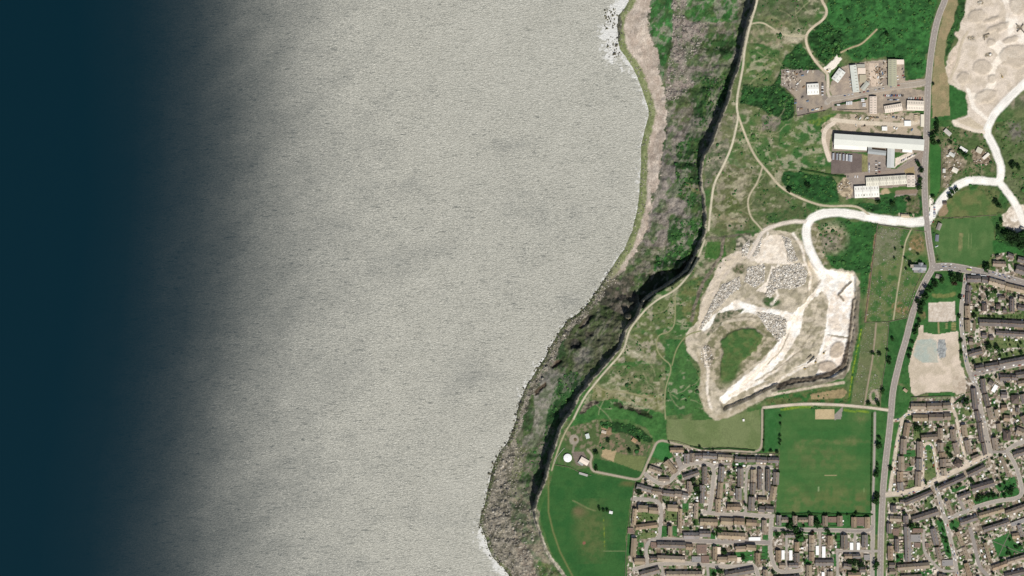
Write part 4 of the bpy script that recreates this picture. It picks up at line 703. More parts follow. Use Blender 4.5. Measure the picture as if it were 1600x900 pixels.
fo = rng_(math_('ADD', sp.outputs[0], math_('MULTIPLY', math_('SUBTRACT', fn.outputs['Fac'], .5), 1.6)), .38, .62, 0, 1)
fo = math_('MULTIPLY', fo, rng_(sp.outputs[0], .02, .2, 0, 1))
dk = noise(mapping((.3, 1.5, 1), -.25), .22, 2, .8)      # short wave faces, their shade painted dark
br = noise(mapping((.45, 1.2, 1), -.35), .3, 2, .5)
FL = math_('MULTIPLY', rng_(fl.outputs['Fac'], .32, .68, .66, 1.34), math_('MULTIPLY', rng_(dk.outputs['Fac'], .56, .74, 1, .5), rng_(br.outputs['Fac'], .6, .76, 1, 1.45)))
FL = math_('MULTIPLY', FL, rng_(bg_.outputs['Fac'], .3, .7, .93, 1.07))
glint_tint = math_('MULTIPLY', sp.outputs[1], FL)  # sun glint painted into the base colour
def mixc(f, a, b):
    n = N.new('ShaderNodeMix'); n.data_type = 'RGBA'; L.new(f, n.inputs[0])
    for i, q in ((6, a), (7, b)):
        if hasattr(q, 'node'): L.new(q, n.inputs[i])
        else: n.inputs[i].default_value = tuple(q)+(1,)
    return n.outputs[2]
c1 = mixc(glint_tint, (.0006, .0145, .0235), (.4, .388, .315)); c2 = mixc(fo, c1, (.66, .65, .6)); L.new(c2, bs.inputs['Base Color'])
L.new(math_('ADD', rng_(sp.outputs[1], 0, .3, .3, .5), math_('MULTIPLY', fo, .3)), bs.inputs['Roughness'])
bs.inputs['IOR'].default_value = 1.7
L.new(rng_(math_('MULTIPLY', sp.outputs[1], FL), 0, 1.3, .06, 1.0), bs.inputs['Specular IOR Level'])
SEA = bs
#PART2
# ---------------------------------------------------------------- road surfaces, pavements, paths
def resample(P, step=3.0):
    R = [P[0]]; 
    for a, b in zip(P[:-1], P[1:]):
        n = max(1, int(math.hypot(b[0]-a[0], b[1]-a[1])/step))
        for i in range(1, n+1): R.append((a[0]+(b[0]-a[0])*i/n, a[1]+(b[1]-a[1])*i/n))
    return R
def normals(P):
    out = []
    for i in range(len(P)):
        a = P[max(0, i-1)]; b = P[min(len(P)-1, i+1)]; dx, dy = b[0]-a[0], b[1]-a[1]; L_ = math.hypot(dx, dy)+1e-9
        out.append((-dy/L_, dx/L_))
    return out
def ribbon(name, P, offs, up, c, mat, skirt=.5, ok=None, var=.06, kind='structure', parent=None):
    N_ = normals(P); v = []; f = []; cc = []; nr = len(offs)+2
    for i, (p, n) in enumerate(zip(P, N_)):
        k = 1+var*(vn(np.array([p[0]]), np.array([p[1]]), 7, 55)[0]-.5)*2
        row = [(p[0]+n[0]*o_, p[1]+n[1]*o_) for o_ in offs]; hs = [Hz(*r) for r in row]
        hm = hs if len(offs) < 3 else hs
        v.append(W(row[0][0], row[0][1], hm[0]+up-skirt))
        for r, h in zip(row, hm): v.append(W(r[0], r[1], h+up))
        v.append(W(row[-1][0], row[-1][1], hm[-1]+up-skirt)); cc += [tuple(c*k)]*nr
    for i in range(len(P)-1):
        if ok and not (ok[i] and ok[i+1]): continue
        for j in range(nr-1): f.append((i*nr+j, i*nr+j+1, (i+1)*nr+j+1, (i+1)*nr+j))
    if not f: return None
    o = mesh_obj(name, v, f, mat, parent, np.array(cc)); o['kind'] = kind; return o
M_line = plain('white_road_paint', (225,222,212), .7, .3, .1)
pave_c = alb((186,176,162))
mids = []
for i, (nm, wd, cc, kb, P, lb) in enumerate(ROADS):
    R = resample(P, 3); h = wd/2*(.62 if nm == 'quarry_track' else 1); up = .22+(len(ROADS)-i)*.005
    offs = [-h, -h/3, h/3, h] if wd > 4 else [-h, 0, h]
    ro = ribbon(nm, R, offs, up, alb(cc), M_road if cc[0] < 175 else M_ground, var=.05 if cc[0] < 175 else .16)
    if kb:
        near = []
        for p in R:
            b = True
            for j, q in enumerate(mids): pass
            near.append(b)
        for sgn in (-1, 1):
            N_ = normals(R); ok = []
            for p, n in zip(R, N_):
                x, y = p[0]+n[0]*sgn*(h+.7), p[1]+n[1]*sgn*(h+.7); good = True
                for j, r2 in enumerate(ROADS):
                    if j == i: continue
                    pts = r2[4]; bx = [q[0] for q in pts]; by = [q[1] for q in pts]
                    if x < min(bx)-9 or x > max(bx)+9 or y < min(by)-9 or y > max(by)+9: continue
                    if seg_dist(pts, np.array([x]), np.array([y]))[0] < r2[1]/2+.9: good = False; break
                ok.append(good)
            a, b = sgn*(h+.02), sgn*(h+1.15)
            ribbon('pavement', R, [min(a, b)*.985, max(a, b)*.985], up+.12, pave_c, M_road, ok=ok)
    if wd >= 7.6 and kb:
        mb = MB(); N_ = normals(R)
        for k_ in range(1, len(R)-1, 2):
            p, n = R[k_], N_[k_]; mb.box((p[0]-800)*S, (450-p[1])*S, Hz(*p)+up-.1, Hz(*p)+up+.02, 3.5, .35, rz=math.atan2(-n[0], -n[1]) if False else math.atan2(n[0], n[1]))
        cl_ = mb.build('centre_line', M_line, ro); cl_['kind'] = 'stuff'
# ---------------------------------------------------------------- labels by place
ANCH = [("in the curved close below the lane",1035,735),("in the top row beside the hay field",1150,712),("in the rows west of the playing field",1170,765),("by the flats at the west field edge",1010,815),("on the long street, bottom centre",1120,845),("in the bottom row of the west estate",1100,888),("directly south of the playing field",1290,815),("among the garage courts south of the field",1260,862),("at the bottom beside the main-road corner",1335,882),("on the close below the gravel site",1450,645),("west of the oval green",1412,720),("east of the oval green",1490,700),("along the sloping high street",1535,650),("by the white hall near the high street",1575,620),("beside the diagonal pale road",1455,780),("by the two long lawns, lower right",1545,775),("around the square garage court",1430,850),("by the green with crossed paths",1570,860),("on the curving street, bottom right",1510,872),("near the bend by the cricket field",1565,428),("in the terraces beside the ball court",1535,480),("along the parallel terrace streets, far right",1560,545),("in the estate at the right edge",1590,710),("in the industrial estate",1340,130),("beside the big white works shed",1370,220),("in the stone yard by the quarry road",1500,240),("at the cliff-top farm",920,700),("in the bottom right corner",1585,890),("at the bottom left of the west estate",1000,865)]
def zone(x, y): return min(ANCH, key=lambda a: (a[1]-x)**2+(a[2]-y)**2)[0]
# ---------------------------------------------------------------- houses
def roof_prism(L_, w_, rise, z0, hip=0.0, over=.35, seg=6.0):
    l, b = L_/2+over, w_/2+over; n = max(1, int(L_/seg)); v = []; f = []
    for i in range(n+1):
        u = -l+2*l*i/n; ru = max(-l+hip, min(l-hip, u))
        v += [(u, -b, z0), (u, -b, z0+.18), (ru, 0, z0+rise+.18), (u, b, z0+.18), (u, b, z0)]
    for i in range(n):
        a = i*5; c = a+5
        for j in range(4): f.append((a+j, c+j, c+j+1, a+j+1))
        f.append((a+4, c+4, c, a))
    f.append((0, 1, 2, 3, 4)); e = n*5; f.append((e+4, e+3, e+2, e+1, e))
    return v, f, n
wall_mats = [plain('cream_render', (206,196,178)), plain('pale_stone_wall', (178,166,146)), plain('buff_brick', (168,140,116))]
M_white = plain('white_roof_sheet', (250,250,246), .6, .3, .03); M_cream = plain('cream_roof_sheet', (232,216,196), .7, .3, .05)
M_grey = plain('grey_roof_felt', (150,146,142), .85, .2, .12); M_brown = plain('brown_roof_felt', (132,112,100), .9, .2, .15)
M_glass = plain('rooflight_glass', (70,78,86), .25, .5, .1); M_chim = plain('chimney_brick', (150,120,100)); M_ridge = plain('ridge_tiles', (176,152,120), .8)
def unit_box(name, mat, lx, ly, lz):
    me = bpy.data.meshes.new(name); me.from_pydata(boxv(0, 0, 0, lz, lx, ly), [], BOXF); me.materials.append(mat); return me
chim_me = bpy.data.meshes.new('chimney'); mb = MB(); mb.box(0, 0, -1.2, 1.3, .9, 1.5); mb.box(0, 0, 1.3, 1.45, 1.1, 1.7); mb.box(0, .4, 1.45, 1.8, .3, .3); mb.box(0, -.4, 1.45, 1.8, .3, .3)
chim_me.from_pydata(mb.v, [], mb.f); chim_me.materials.append(M_chim)
sky_me = unit_box('rooflight', M_glass, 1.1, 1.4, .12)
ext_me = [unit_box('extension', M_, 4.2, 4.0, 2.9) for M_ in (M_white, M_grey, M_brown, M_cream, M_grey, M_brown)]
HOUSES = []
def house(x1, y1, x2, y2, w_, st):
    L_ = math.hypot(x2-x1, y2-y1)*S; ww = w_*S; mx, my = (x1+x2)/2, (y1+y2)/2; a = math.atan2(-(y2-y1), x2-x1)
    z0 = Hz(mx, my); rz = random.Random(int(mx*31+my*17)); ns = abs(math.sin(a)) > .7
    g = {'t': 'brown-tiled houses', 's': 'slate-roofed houses', 'b': 'blocks of flats', 'f': 'flat brown roofs', 'w': 'white garage blocks', 'c': 'cream garage blocks', 'g': 'flat grey roofs', 'h': 'hipped-roof houses'}[st]
    n_ = {'t': 'terraced_house', 's': 'terraced_house', 'b': 'apartment_block', 'f': 'flat_roofed_building', 'w': 'garage_block', 'c': 'garage_block', 'g': 'flat_roofed_building', 'h': 'hipped_house'}[st]
    if st in 'ts' and L_/ww < 1.6: n_ = 'house'
    size = 'small' if L_ < 17 else ('long' if L_ > 36 else 'medium')
    if st in 'ts': lab = f"{size} {'north-south' if ns else 'east-west'} {'brown-tiled' if st == 't' else 'slate-roofed'} {'terrace' if n_ == 'terraced_house' else 'house'} {zone(mx, my)}"
    elif st == 'b': lab = f"tall {'north-south' if ns else 'east-west'} block of flats {zone(mx, my)}"
    elif st == 'h': lab = f"dark hip-roofed building {zone(mx, my)}"
    else: lab = f"{size} {dict(f='flat brown-roofed building', w='bright white-roofed garage block', c='flat cream-roofed block', g='flat grey-roofed building')[st]} {zone(mx, my)}"
    cat = 'garages' if st in 'wc' else ('flats' if st == 'b' else ('house' if st in 'tsh' else 'building'))
    th = thing(n_, lab, cat, W(mx, my, z0), a, g); HOUSES.append((mx, my, L_, ww, a, st))
    occ_box(mx, my, L_/S, w_, -a, .3)
    wm = rz.choice(wall_mats)
    if st in 'tsbh':
        h = 11.5 if st == 'b' else rz.uniform(6.6, 7.6); rise = ww*.5*(.55 if st == 'b' else .9)
        o = mesh_obj('wall', boxv(0, 0, -1.5, h, L_, ww), BOXF, wm, th)
        v, f, n = roof_prism(L_, ww, rise, h+.003, hip=(ww*.45 if st == 'h' else 0))
        base = {'t': (160,141,116), 's': (118,111,106), 'b': (156,140,118), 'h': (110,98,90)}[st]; base = rz.choice([(162,146,122),(144,132,118),(154,135,112),(130,122,114),(170,156,136),(150,137,120),(138,132,126)]) if st == 't' else base; bc = alb(base)*rz.uniform(.88, 1.24); cc = []
        for i in range(n+1):
            k = rz.uniform(.86, 1.12); cc += [tuple(bc*k*np.array([1, rz.uniform(.97, 1.02), rz.uniform(.95, 1.05)]))]*5
        ro = mesh_obj('roof', v, f, M_roof, th, np.array(cc))
        mesh_obj('ridge', boxv(0, 0, h+rise+.1, h+rise+.34, L_-(ww*.8 if st == 'h' else 0), .45), BOXF, M_ridge, ro)
        nu = max(1, int(L_/6.3))
        for i in range(nu+1 if st in 'ts' else 2):
            if rz.random() < .8: link_mesh('chimney', chim_me, ro, ((-L_/2+.6)+(L_-1.2)*i/max(1, nu if st in 'ts' else 1), rz.choice((-.8, .8)), h+rise))
        if st in 'ts' and L_ > 9:
            side = rz.choice((-1, 1))
            for i in range(nu):
                if rz.random() < .5:
                    u = -L_/2+(i+.5)*L_/nu; v_ = side*(ww/2+1.6)
                    link_mesh('extension', rz.choice(ext_me), th, (u, v_, -1+rz.uniform(0, .6)), 0, (rz.uniform(.6, 1), .8, 1))
    else:
        h = 2.8 if st in 'wc' else rz.uniform(3.4, 4.4)
        mesh_obj('wall', boxv(0, 0, -1.5, h, L_, ww), BOXF, wm, th)
        rm = {'f': M_brown, 'w': M_white, 'c': M_cream, 'g': M_grey}[st]
        ro = mesh_obj('roof', boxv(0, 0, h+.003, h+.35, L_+.5, ww+.5), BOXF, rm, th)
        if st in 'wc':
            d = unit_box('garage_door', M_grey, 2.2, .12, 2.1)
            for i in range(int(L_/3)): link_mesh('garage_door', d, th, (-L_/2+1.5+i*3, -ww/2-.06, 0))
        else:
            mesh_obj('parapet', boxv(0, ww/2+.1, h+.36, h+.7, L_+.5, .3)+boxv(0, -ww/2-.1, h+.36, h+.7, L_+.5, .3), BOXF+[tuple(i+8 for i in q) for q in BOXF], wm, ro)
            for i in range(max(1, int(L_*ww/70))): link_mesh('rooflight', sky_me, ro, (rz.uniform(-.38, .38)*L_, rz.uniform(-.3, .3)*ww, h+.35))
for b in BL: house(*b)
# ---------------------------------------------------------------- works sheds and other large buildings
def shed(x1, y1, x2, y2, w_, h, c, lab, name='factory_shed', pitch=.2, lights=0, joints=0, flat=False, cat='shed', group='industrial sheds', c2=None, rows=(-.28, .28)):
    L_ = math.hypot(x2-x1, y2-y1)*S; ww = w_*S; mx, my = (x1+x2)/2, (y1+y2)/2; a = math.atan2(-(y2-y1), x2-x1); z0 = Hz(mx, my)
    th = thing(name, lab, cat, W(mx, my, z0), a, group); occ_box(mx, my, L_/S, w_, -a, 1)
    mesh_obj('wall', boxv(0, 0, -1.5, h, L_, ww), BOXF, wall_mats[1], th); rise = 0.02 if flat else ww*.5*pitch
    v, f, n = roof_prism(L_, ww, rise, h+.003, over=.3, seg=8); rr = random.Random(int(mx))
    cc = []
    for i in range(n+1): cc += [tuple(np.clip(alb(c)*rr.uniform(.96, 1.03), 0, .8))]*5
    ro = mesh_obj('roof', v, f, M_roofsheet, th, np.array(cc))
    if joints:
        for i in range(1, joints):
            u = -L_/2+L_*i/joints
            vv = [(u-.25, -ww/2, h+.2), (u+.25, -ww/2, h+.2), (u+.25, 0, h+rise+.2), (u-.25, 0, h+rise+.2), (u-.25, ww/2, h+.2), (u+.25, ww/2, h+.2)]
            vv += [(p[0], p[1], p[2]+.3) for p in vv]
            mesh_obj('gutter', vv, [(6, 7, 8, 9), (9, 8, 11, 10), (0, 1, 7, 6), (4, 10, 11, 5), (0, 6, 9, 3), (3, 9, 10, 4), (1, 2, 8, 7), (2, 5, 11, 8)], M_gutter, ro)
    for r in rows if lights else ():
        for i in range(lights):
            u = -L_/2+L_*(i+.5)/lights; o = link_mesh('rooflight', lightme, ro, (u, r*ww, h+.2+rise*(1-abs(r)*2)))
            o.rotation_euler = (math.copysign(math.atan2(rise, ww/2), -r), 0, 0)
    return th
M_roofsheet = ground_mat('roof_sheeting', .5, .05, .1, .6, .3); M_gutter = plain('grey_gutter', (110,106,100), .7)
lightme = unit_box('rooflight', plain('rooflight_sheet', (150,146,134), .4, .4), 1.2, 4.2, .12)
shed(1261,140,1279,139,17,6,(250,247,236),"square white shed with rooflights in the western scrap yard",lights=4)
shed(1304,126,1316,110,12,5.5,(226,226,216),"diagonal white-grey shed at the north-west corner of the estate",lights=3)
shed(1332.5,102,1337.5,144,10,6,(214,216,204),"long narrow pale green-grey shed running north to south",lights=9,rows=(.25,))
shed(1339,103,1351,103,5,3.5,(176,172,158),"small grey lean-to north of the cream store",flat=True)
shed(1340,111,1352,111,9,4,(236,218,198),"square cream-roofed store beside the long narrow shed",flat=True)
shed(1343,123,1353,123,12,4,(182,172,146),"drab olive-roofed store beside the long narrow shed",flat=True)
shed(1347,140,1356,129,7,4.5,(186,186,172),"small diagonal grey-green shed by the estate road")
shed(1394,93,1394,135,13,7,(178,176,148),"big sage-green ribbed shed in the north-east yard",lights=13,rows=(-.25,.25))
shed(1398.5,97,1412,97,7,5,(244,228,210),"cream flat-roofed annexe beside the sage-green shed",flat=True)
shed(1364,151,1364,178,11,6,(226,208,190),"pinkish-cream shed with two rows of rooflights, north-south ridge",lights=7)
shed(1382,171.5,1409,167,11,6,(236,220,200),"tilted cream shed with rooflights south of the car park",lights=8)
shed(1417,164.5,1443,165.5,15,6,(242,228,208),"wide cream shed with rooflights beside the main road",lights=10)
shed(1303,217.5,1443,227,17,13,(226,226,214),"huge long white works shed reaching the main road",name='works_shed',pitch=.22)
shed(1303,229.5,1354,232,6,7,(252,250,240),"white lean-to along the works shed's south-west side",flat=True)
shed(1392,229,1391,262,11,8,(206,208,202),"grey wing running south from the big works shed",pitch=.25)
shed(1356,236.5,1384,239.5,7,5,(166,170,168),"low grey office range around the little courtyard",pitch=.3)
shed(1359,226.5,1359,234,6,5,(170,174,172),"short grey link block joining works shed and offices",flat=True)
shed(1410,233.5,1425,234.5,8,6,(246,244,234),"white extension with vents on the works shed's south side",lights=5,rows=(.2,))
shed(1353,284.5,1416,280.5,14,7,(226,220,200),"long cream six-bay shed with dark roof joints",joints=6,lights=18)
shed(1423,274,1423,292,12,7,(226,212,196),"cream two-bay end block beside the six-bay shed",joints=2,lights=4)
shed(1335,300.5,1373,298.5,18,7,(248,244,232),"white three-bay shed south-west of the long six-bay shed",joints=3,lights=9,pitch=.12)
shed(1413,193,1423,193,8,4,(250,250,244),"small square bright white store north of the works shed",flat=True)
shed(1378,201,1386,201,6,4,(246,244,236),"little white hut beside the works shed's north wall",flat=True)
shed(1441,179,1441,198,5,4,(232,222,200),"narrow cream shed end-on to the main road")
shed(1431,180,1431,190,5,3,(206,186,156),"tan timber store with ribbed roof north of works",lights=0,joints=4)
shed(1500,230,1511,237,4.5,4,(240,238,228),"white workshop on the lane to the stone yard",cat='workshop',group='yard buildings')
shed(1526,233,1534,237,8,4.5,(206,200,178),"cream-grey flat workshop in the eastern stone yard",flat=True,group='yard buildings')
shed(1536,248,1545,240,4,4,(238,230,214),"thin white diagonal canopy in the stone yard",flat=True,group='yard buildings')
shed(1483,239,1491,244,5,3.5,(206,206,196),"pale grey hut among stone blocks",group='yard buildings')
shed(1476,203,1485,211,6,4,(190,184,172),"grey-roofed shed amid clutter near the hedge",group='yard buildings')
shed(1488,264,1496,268,7,4,(232,224,206),"cream workshop at the south end of the yard",group='yard buildings')
shed(1475,264,1475,270,4,3.5,(214,210,200),"small pale hut at the yard's west wall",group='yard buildings')
shed(1408,337,1420,338,4.5,4,(206,186,156),"tan low house beside the white quarry road",name='bungalow',cat='house',pitch=.5,group='isolated cottages')
shed(1473,317,1479,317,5,3.5,(96,84,74),"dark-roofed hut on the bare patch by the quarry road",name='hut',cat='hut',pitch=.5,group='isolated cottages')
shed(1469,349,1465,359,6,4.5,(150,142,132),"grey-roofed cricket pavilion at the field's west edge",name='pavilion',cat='pavilion',pitch=.5,group='cricket buildings')
shed(1464.5,367,1463.5,377,5,3.5,(118,122,130),"blue-grey changing hut south of the pavilion",name='changing_hut',cat='hut',pitch=.3,group='cricket buildings')
shed(907,717,919,724,8,5,(240,224,206),"cream-roofed farm building east of the white tank",name='farm_building',cat='barn',group='farm buildings',pitch=.3)
shed(904,721,911,726,4,3,(176,178,172),"low grey annexe leaning on the cream farm building",name='farm_annexe',cat='barn',group='farm buildings',flat=True)
shed(917,678,919,685,5.5,4,(206,212,204),"pale grey hut north of the farm track",name='farm_hut',cat='hut',group='farm buildings')
shed(940,674,947,676,4,3,(196,182,164),"brown-beige shed by the allotment's yellow flowers",name='farm_hut',cat='hut',group='farm buildings')
shed(988,686,994,690,6,3,(170,138,104),"brown-roofed allotment barn at the east end",name='farm_hut',cat='hut',group='farm buildings')
shed(905,739,918,743,3,3,(176,172,166),"narrow grey shed on the farm's south wall",name='farm_hut',cat='hut',group='farm buildings',flat=True)
shed(952,800,957,801,4,3.5,(236,236,230),"lone white field shelter in the western meadow",name='field_shelter',cat='shelter',group='farm buildings')
shed(1160.5,656.5,1163,656.5,3,3,(245,240,232),"tiny white hut in the pale hay field",name='field_shelter',cat='shelter',group='farm buildings',flat=True)
shed(1412,608,1417,612,4,3.5,(178,156,128),"small brown-roofed hut on the verge by the gravel site",name='hut',cat='hut',group='isolated cottages',pitch=.4)
shed(1462,431,1470,433,6,3.5,(150,140,128),"small round-cornered grey shelter on the green corner",name='hut',cat='hut',group='isolated cottages',pitch=.4)
# church
z0 = Hz(1436, 418); th = thing('church', "slate-roofed stone church with tower beside the cemetery", 'church', W(1436, 418, z0), math.radians(-2)); M_st = plain('church_stone', (176,166,148))
mesh_obj('wall', boxv(0, 0, -1, 8, 28, 11), BOXF, M_st, th); v, f, n = roof_prism(28, 11, 6, 8.003); mesh_obj('roof', v, f, M_roofsheet, th, np.tile(alb((172,172,172)), (len(v), 1)))
mesh_obj('transept_wall', [(y, x, q) for x, y, q in boxv(0, 3, -1, 7.5, 19, 9)][::1], [tuple(reversed(q)) for q in BOXF], M_st, th)
v, f, n = roof_prism(19, 9, 5, 7.503); mesh_obj('transept_roof', [(y+3, x, q) for x, y, q in v], [tuple(reversed(q)) for q in f], M_roofsheet, th, np.tile(alb((164,166,168)), (len(v), 1)))
mesh_obj('aisle', boxv(1, -8, -1, 4.5, 24, 5), BOXF, M_grey, th); tw = mesh_obj('tower', boxv(-15.5, 2, -1, 17, 6.5, 6.5), BOXF, M_st, th)
mb = MB(); [mb.box(-15.5+dx, 2+dy, 17.01, 18.3, 1.3, 1.3) for dx in (-2.6, 0, 2.6) for dy in (-2.6, 0, 2.6) if dx or dy]; mb.build('parapet', M_st, tw); occ_box(1436, 418, 26, 16, 0)
# round tank
def lathe(prof, n=40):
    v = []; f = []
    for r, zz in prof:
        for k in range(n): v.append((r*math.cos(k*2*math.pi/n), r*math.sin(k*2*math.pi/n), zz))
    for j in range(len(prof)-1):
        for k in range(n): f.append((j*n+k, j*n+(k+1) % n, (j+1)*n+(k+1) % n, (j+1)*n+k))
    f.append(tuple(range(n))[::-1]); f.append(tuple((len(prof)-1)*n+k for k in range(n))); return v, f
th = thing('storage_tank', "big round bright white tank by the cliff edge", 'tank', W(887, 715.5, Hz(887, 715.5)))
v, f = lathe([(8.2, -1), (8.2, 3.4), (8.5, 3.45), (8.5, 3.7)]); mesh_obj('wall', v, f, M_white, th)
v, f = lathe([(8.5, 3.703), (7, 4.1), (4, 4.7), (1.2, 5.0), (1.1, 5.3), (.1, 5.35)]); mesh_obj('roof', v, f, M_white, th)
th = thing('round_cistern', "small brown round cistern in a circular concrete pad", 'cistern', W(899, 687, Hz(899, 687)))
v, f = lathe([(3, -1), (3, 1.6), (2.6, 1.65)]); mesh_obj('wall', v, f, plain('rusty_steel', (128,108,76)), th); v, f = lathe([(2.6, 1.66), (1, 2.0), (.1, 2.05)]); mesh_obj('lid', v, f, plain('dark_lid', (96,92,60)), th)
# ---------------------------------------------------------------- trees
def ico():
    t_ = (1+5**.5)/2; v = np.array([(-1,t_,0),(1,t_,0),(-1,-t_,0),(1,-t_,0),(0,-1,t_),(0,1,t_),(0,-1,-t_),(0,1,-t_),(t_,0,-1),(t_,0,1),(-t_,0,-1),(-t_,0,1)], float); v /= np.linalg.norm(v[0])
    f = np.array([(0,11,5),(0,5,1),(0,1,7),(0,7,10),(0,10,11),(1,5,9),(5,11,4),(11,10,2),(10,7,6),(7,1,8),(3,9,4),(3,4,2),(3,2,6),(3,6,8),(3,8,9),(4,9,5),(2,4,11),(6,2,10),(8,6,7),(9,8,1)]); return v, f
IV, IF = ico()
def crown_mesh(seed, c1, c2, nb=70):
    r = np.random.RandomState(seed); v = []; f = []; cc = []; n = 0; A, B_ = alb(c1), alb(c2)
    lob = r.normal(size=(7, 3))*.33
    for i in range(nb):
        L0 = lob[r.randint(7)]; d = r.normal(size=3); d /= np.linalg.norm(d); p = L0+d*r.uniform(.25, .5); p[2] = p[2]*.62
        s_ = r.uniform(.1, .24); vv = IV*s_*r.uniform(.55, 1.35, (12, 1))*[1, 1, .75]+p
        v.append(vv); f.append(IF+n); n += 12; t_ = r.rand(); cc.append(np.tile(A*t_+B_*(1-t_), (12, 1))*r.uniform(.75, 1.2))
    for i in range(260):      # loose leaf sprays at the outline
        L0 = lob[r.randint(7)]; d = r.normal(size=3); d /= np.linalg.norm(d); p = L0+d*r.uniform(.45, .72); p[2] *= .62
        q = r.normal(size=(4, 3))*.05; v.append(p+q); f.append(np.array([[0, 1, 2], [0, 2, 3]])+n); n += 4; cc.append(np.tile(A*r.uniform(.7, 1.3), (4, 1)))
    V_ = np.concatenate(v); F_ = np.concatenate(f); o = mesh_obj('crown', V_, F_, M_leaf, None, np.concatenate(cc)); me = o.data; bpy.data.objects.remove(o); return me
CR = [crown_mesh(1,(34,76,34),(18,46,24)), crown_mesh(2,(40,88,38),(22,56,26)), crown_mesh(3,(28,62,30),(16,40,22)), crown_mesh(4,(78,64,48),(52,50,36)), crown_mesh(5,(40,80,36),(20,50,26))]
mb = MB(); 
def limb(mb, p, q, r0, r1, n=6):
    p = np.array(p, float); q = np.array(q, float); d = q-p; d /= np.linalg.norm(d); a = np.cross(d, [0.3, .9, .1]); a /= np.linalg.norm(a); b = np.cross(d, a)
    v = [tuple(c+(a*math.cos(k*2*math.pi/n)+b*math.sin(k*2*math.pi/n))*r) for c, r in ((p, r0), (q, r1)) for k in range(n)]
    mb.add(v, [(k, (k+1) % n, n+(k+1) % n, n+k) for k in range(n)]+[tuple(range(n, 2*n))])
limb(mb, (0,0,-.15), (0,.02,.55), .07, .045); limb(mb, (0,.02,.5), (.3,.1,.9), .035, .015); limb(mb, (0,.02,.45), (-.28,.18,.85), .035, .015); limb(mb, (0,.02,.5), (.02,-.3,.9), .03, .012); limb(mb, (0,.02,.55), (0,.05,1.05), .04, .015)
_t = mesh_obj('trunk', mb.v, mb.f, plain('bark', (110,96,80))); TRUNK = _t.data; bpy.data.objects.remove(_t)
def tree(x, y, r, lab, kind=None, grp='trees'):
    q = random.Random(int(x*7+y*13)); R = r*S; h = R*1.25+2
    th = thing('broadleaf_tree', lab, 'tree', W(x, y, Hz(x, y)-.2), q.uniform(0, 6.28), grp)
    link_mesh('trunk', TRUNK, th, (0, 0, 0), 0, (h*.8,)*3)
    link_mesh('crown', CR[q.choice((0, 1, 2, 4)) if kind is None else kind], th, (0, 0, h*.85), 0, (R*1.18, R*1.18, R*1.5))
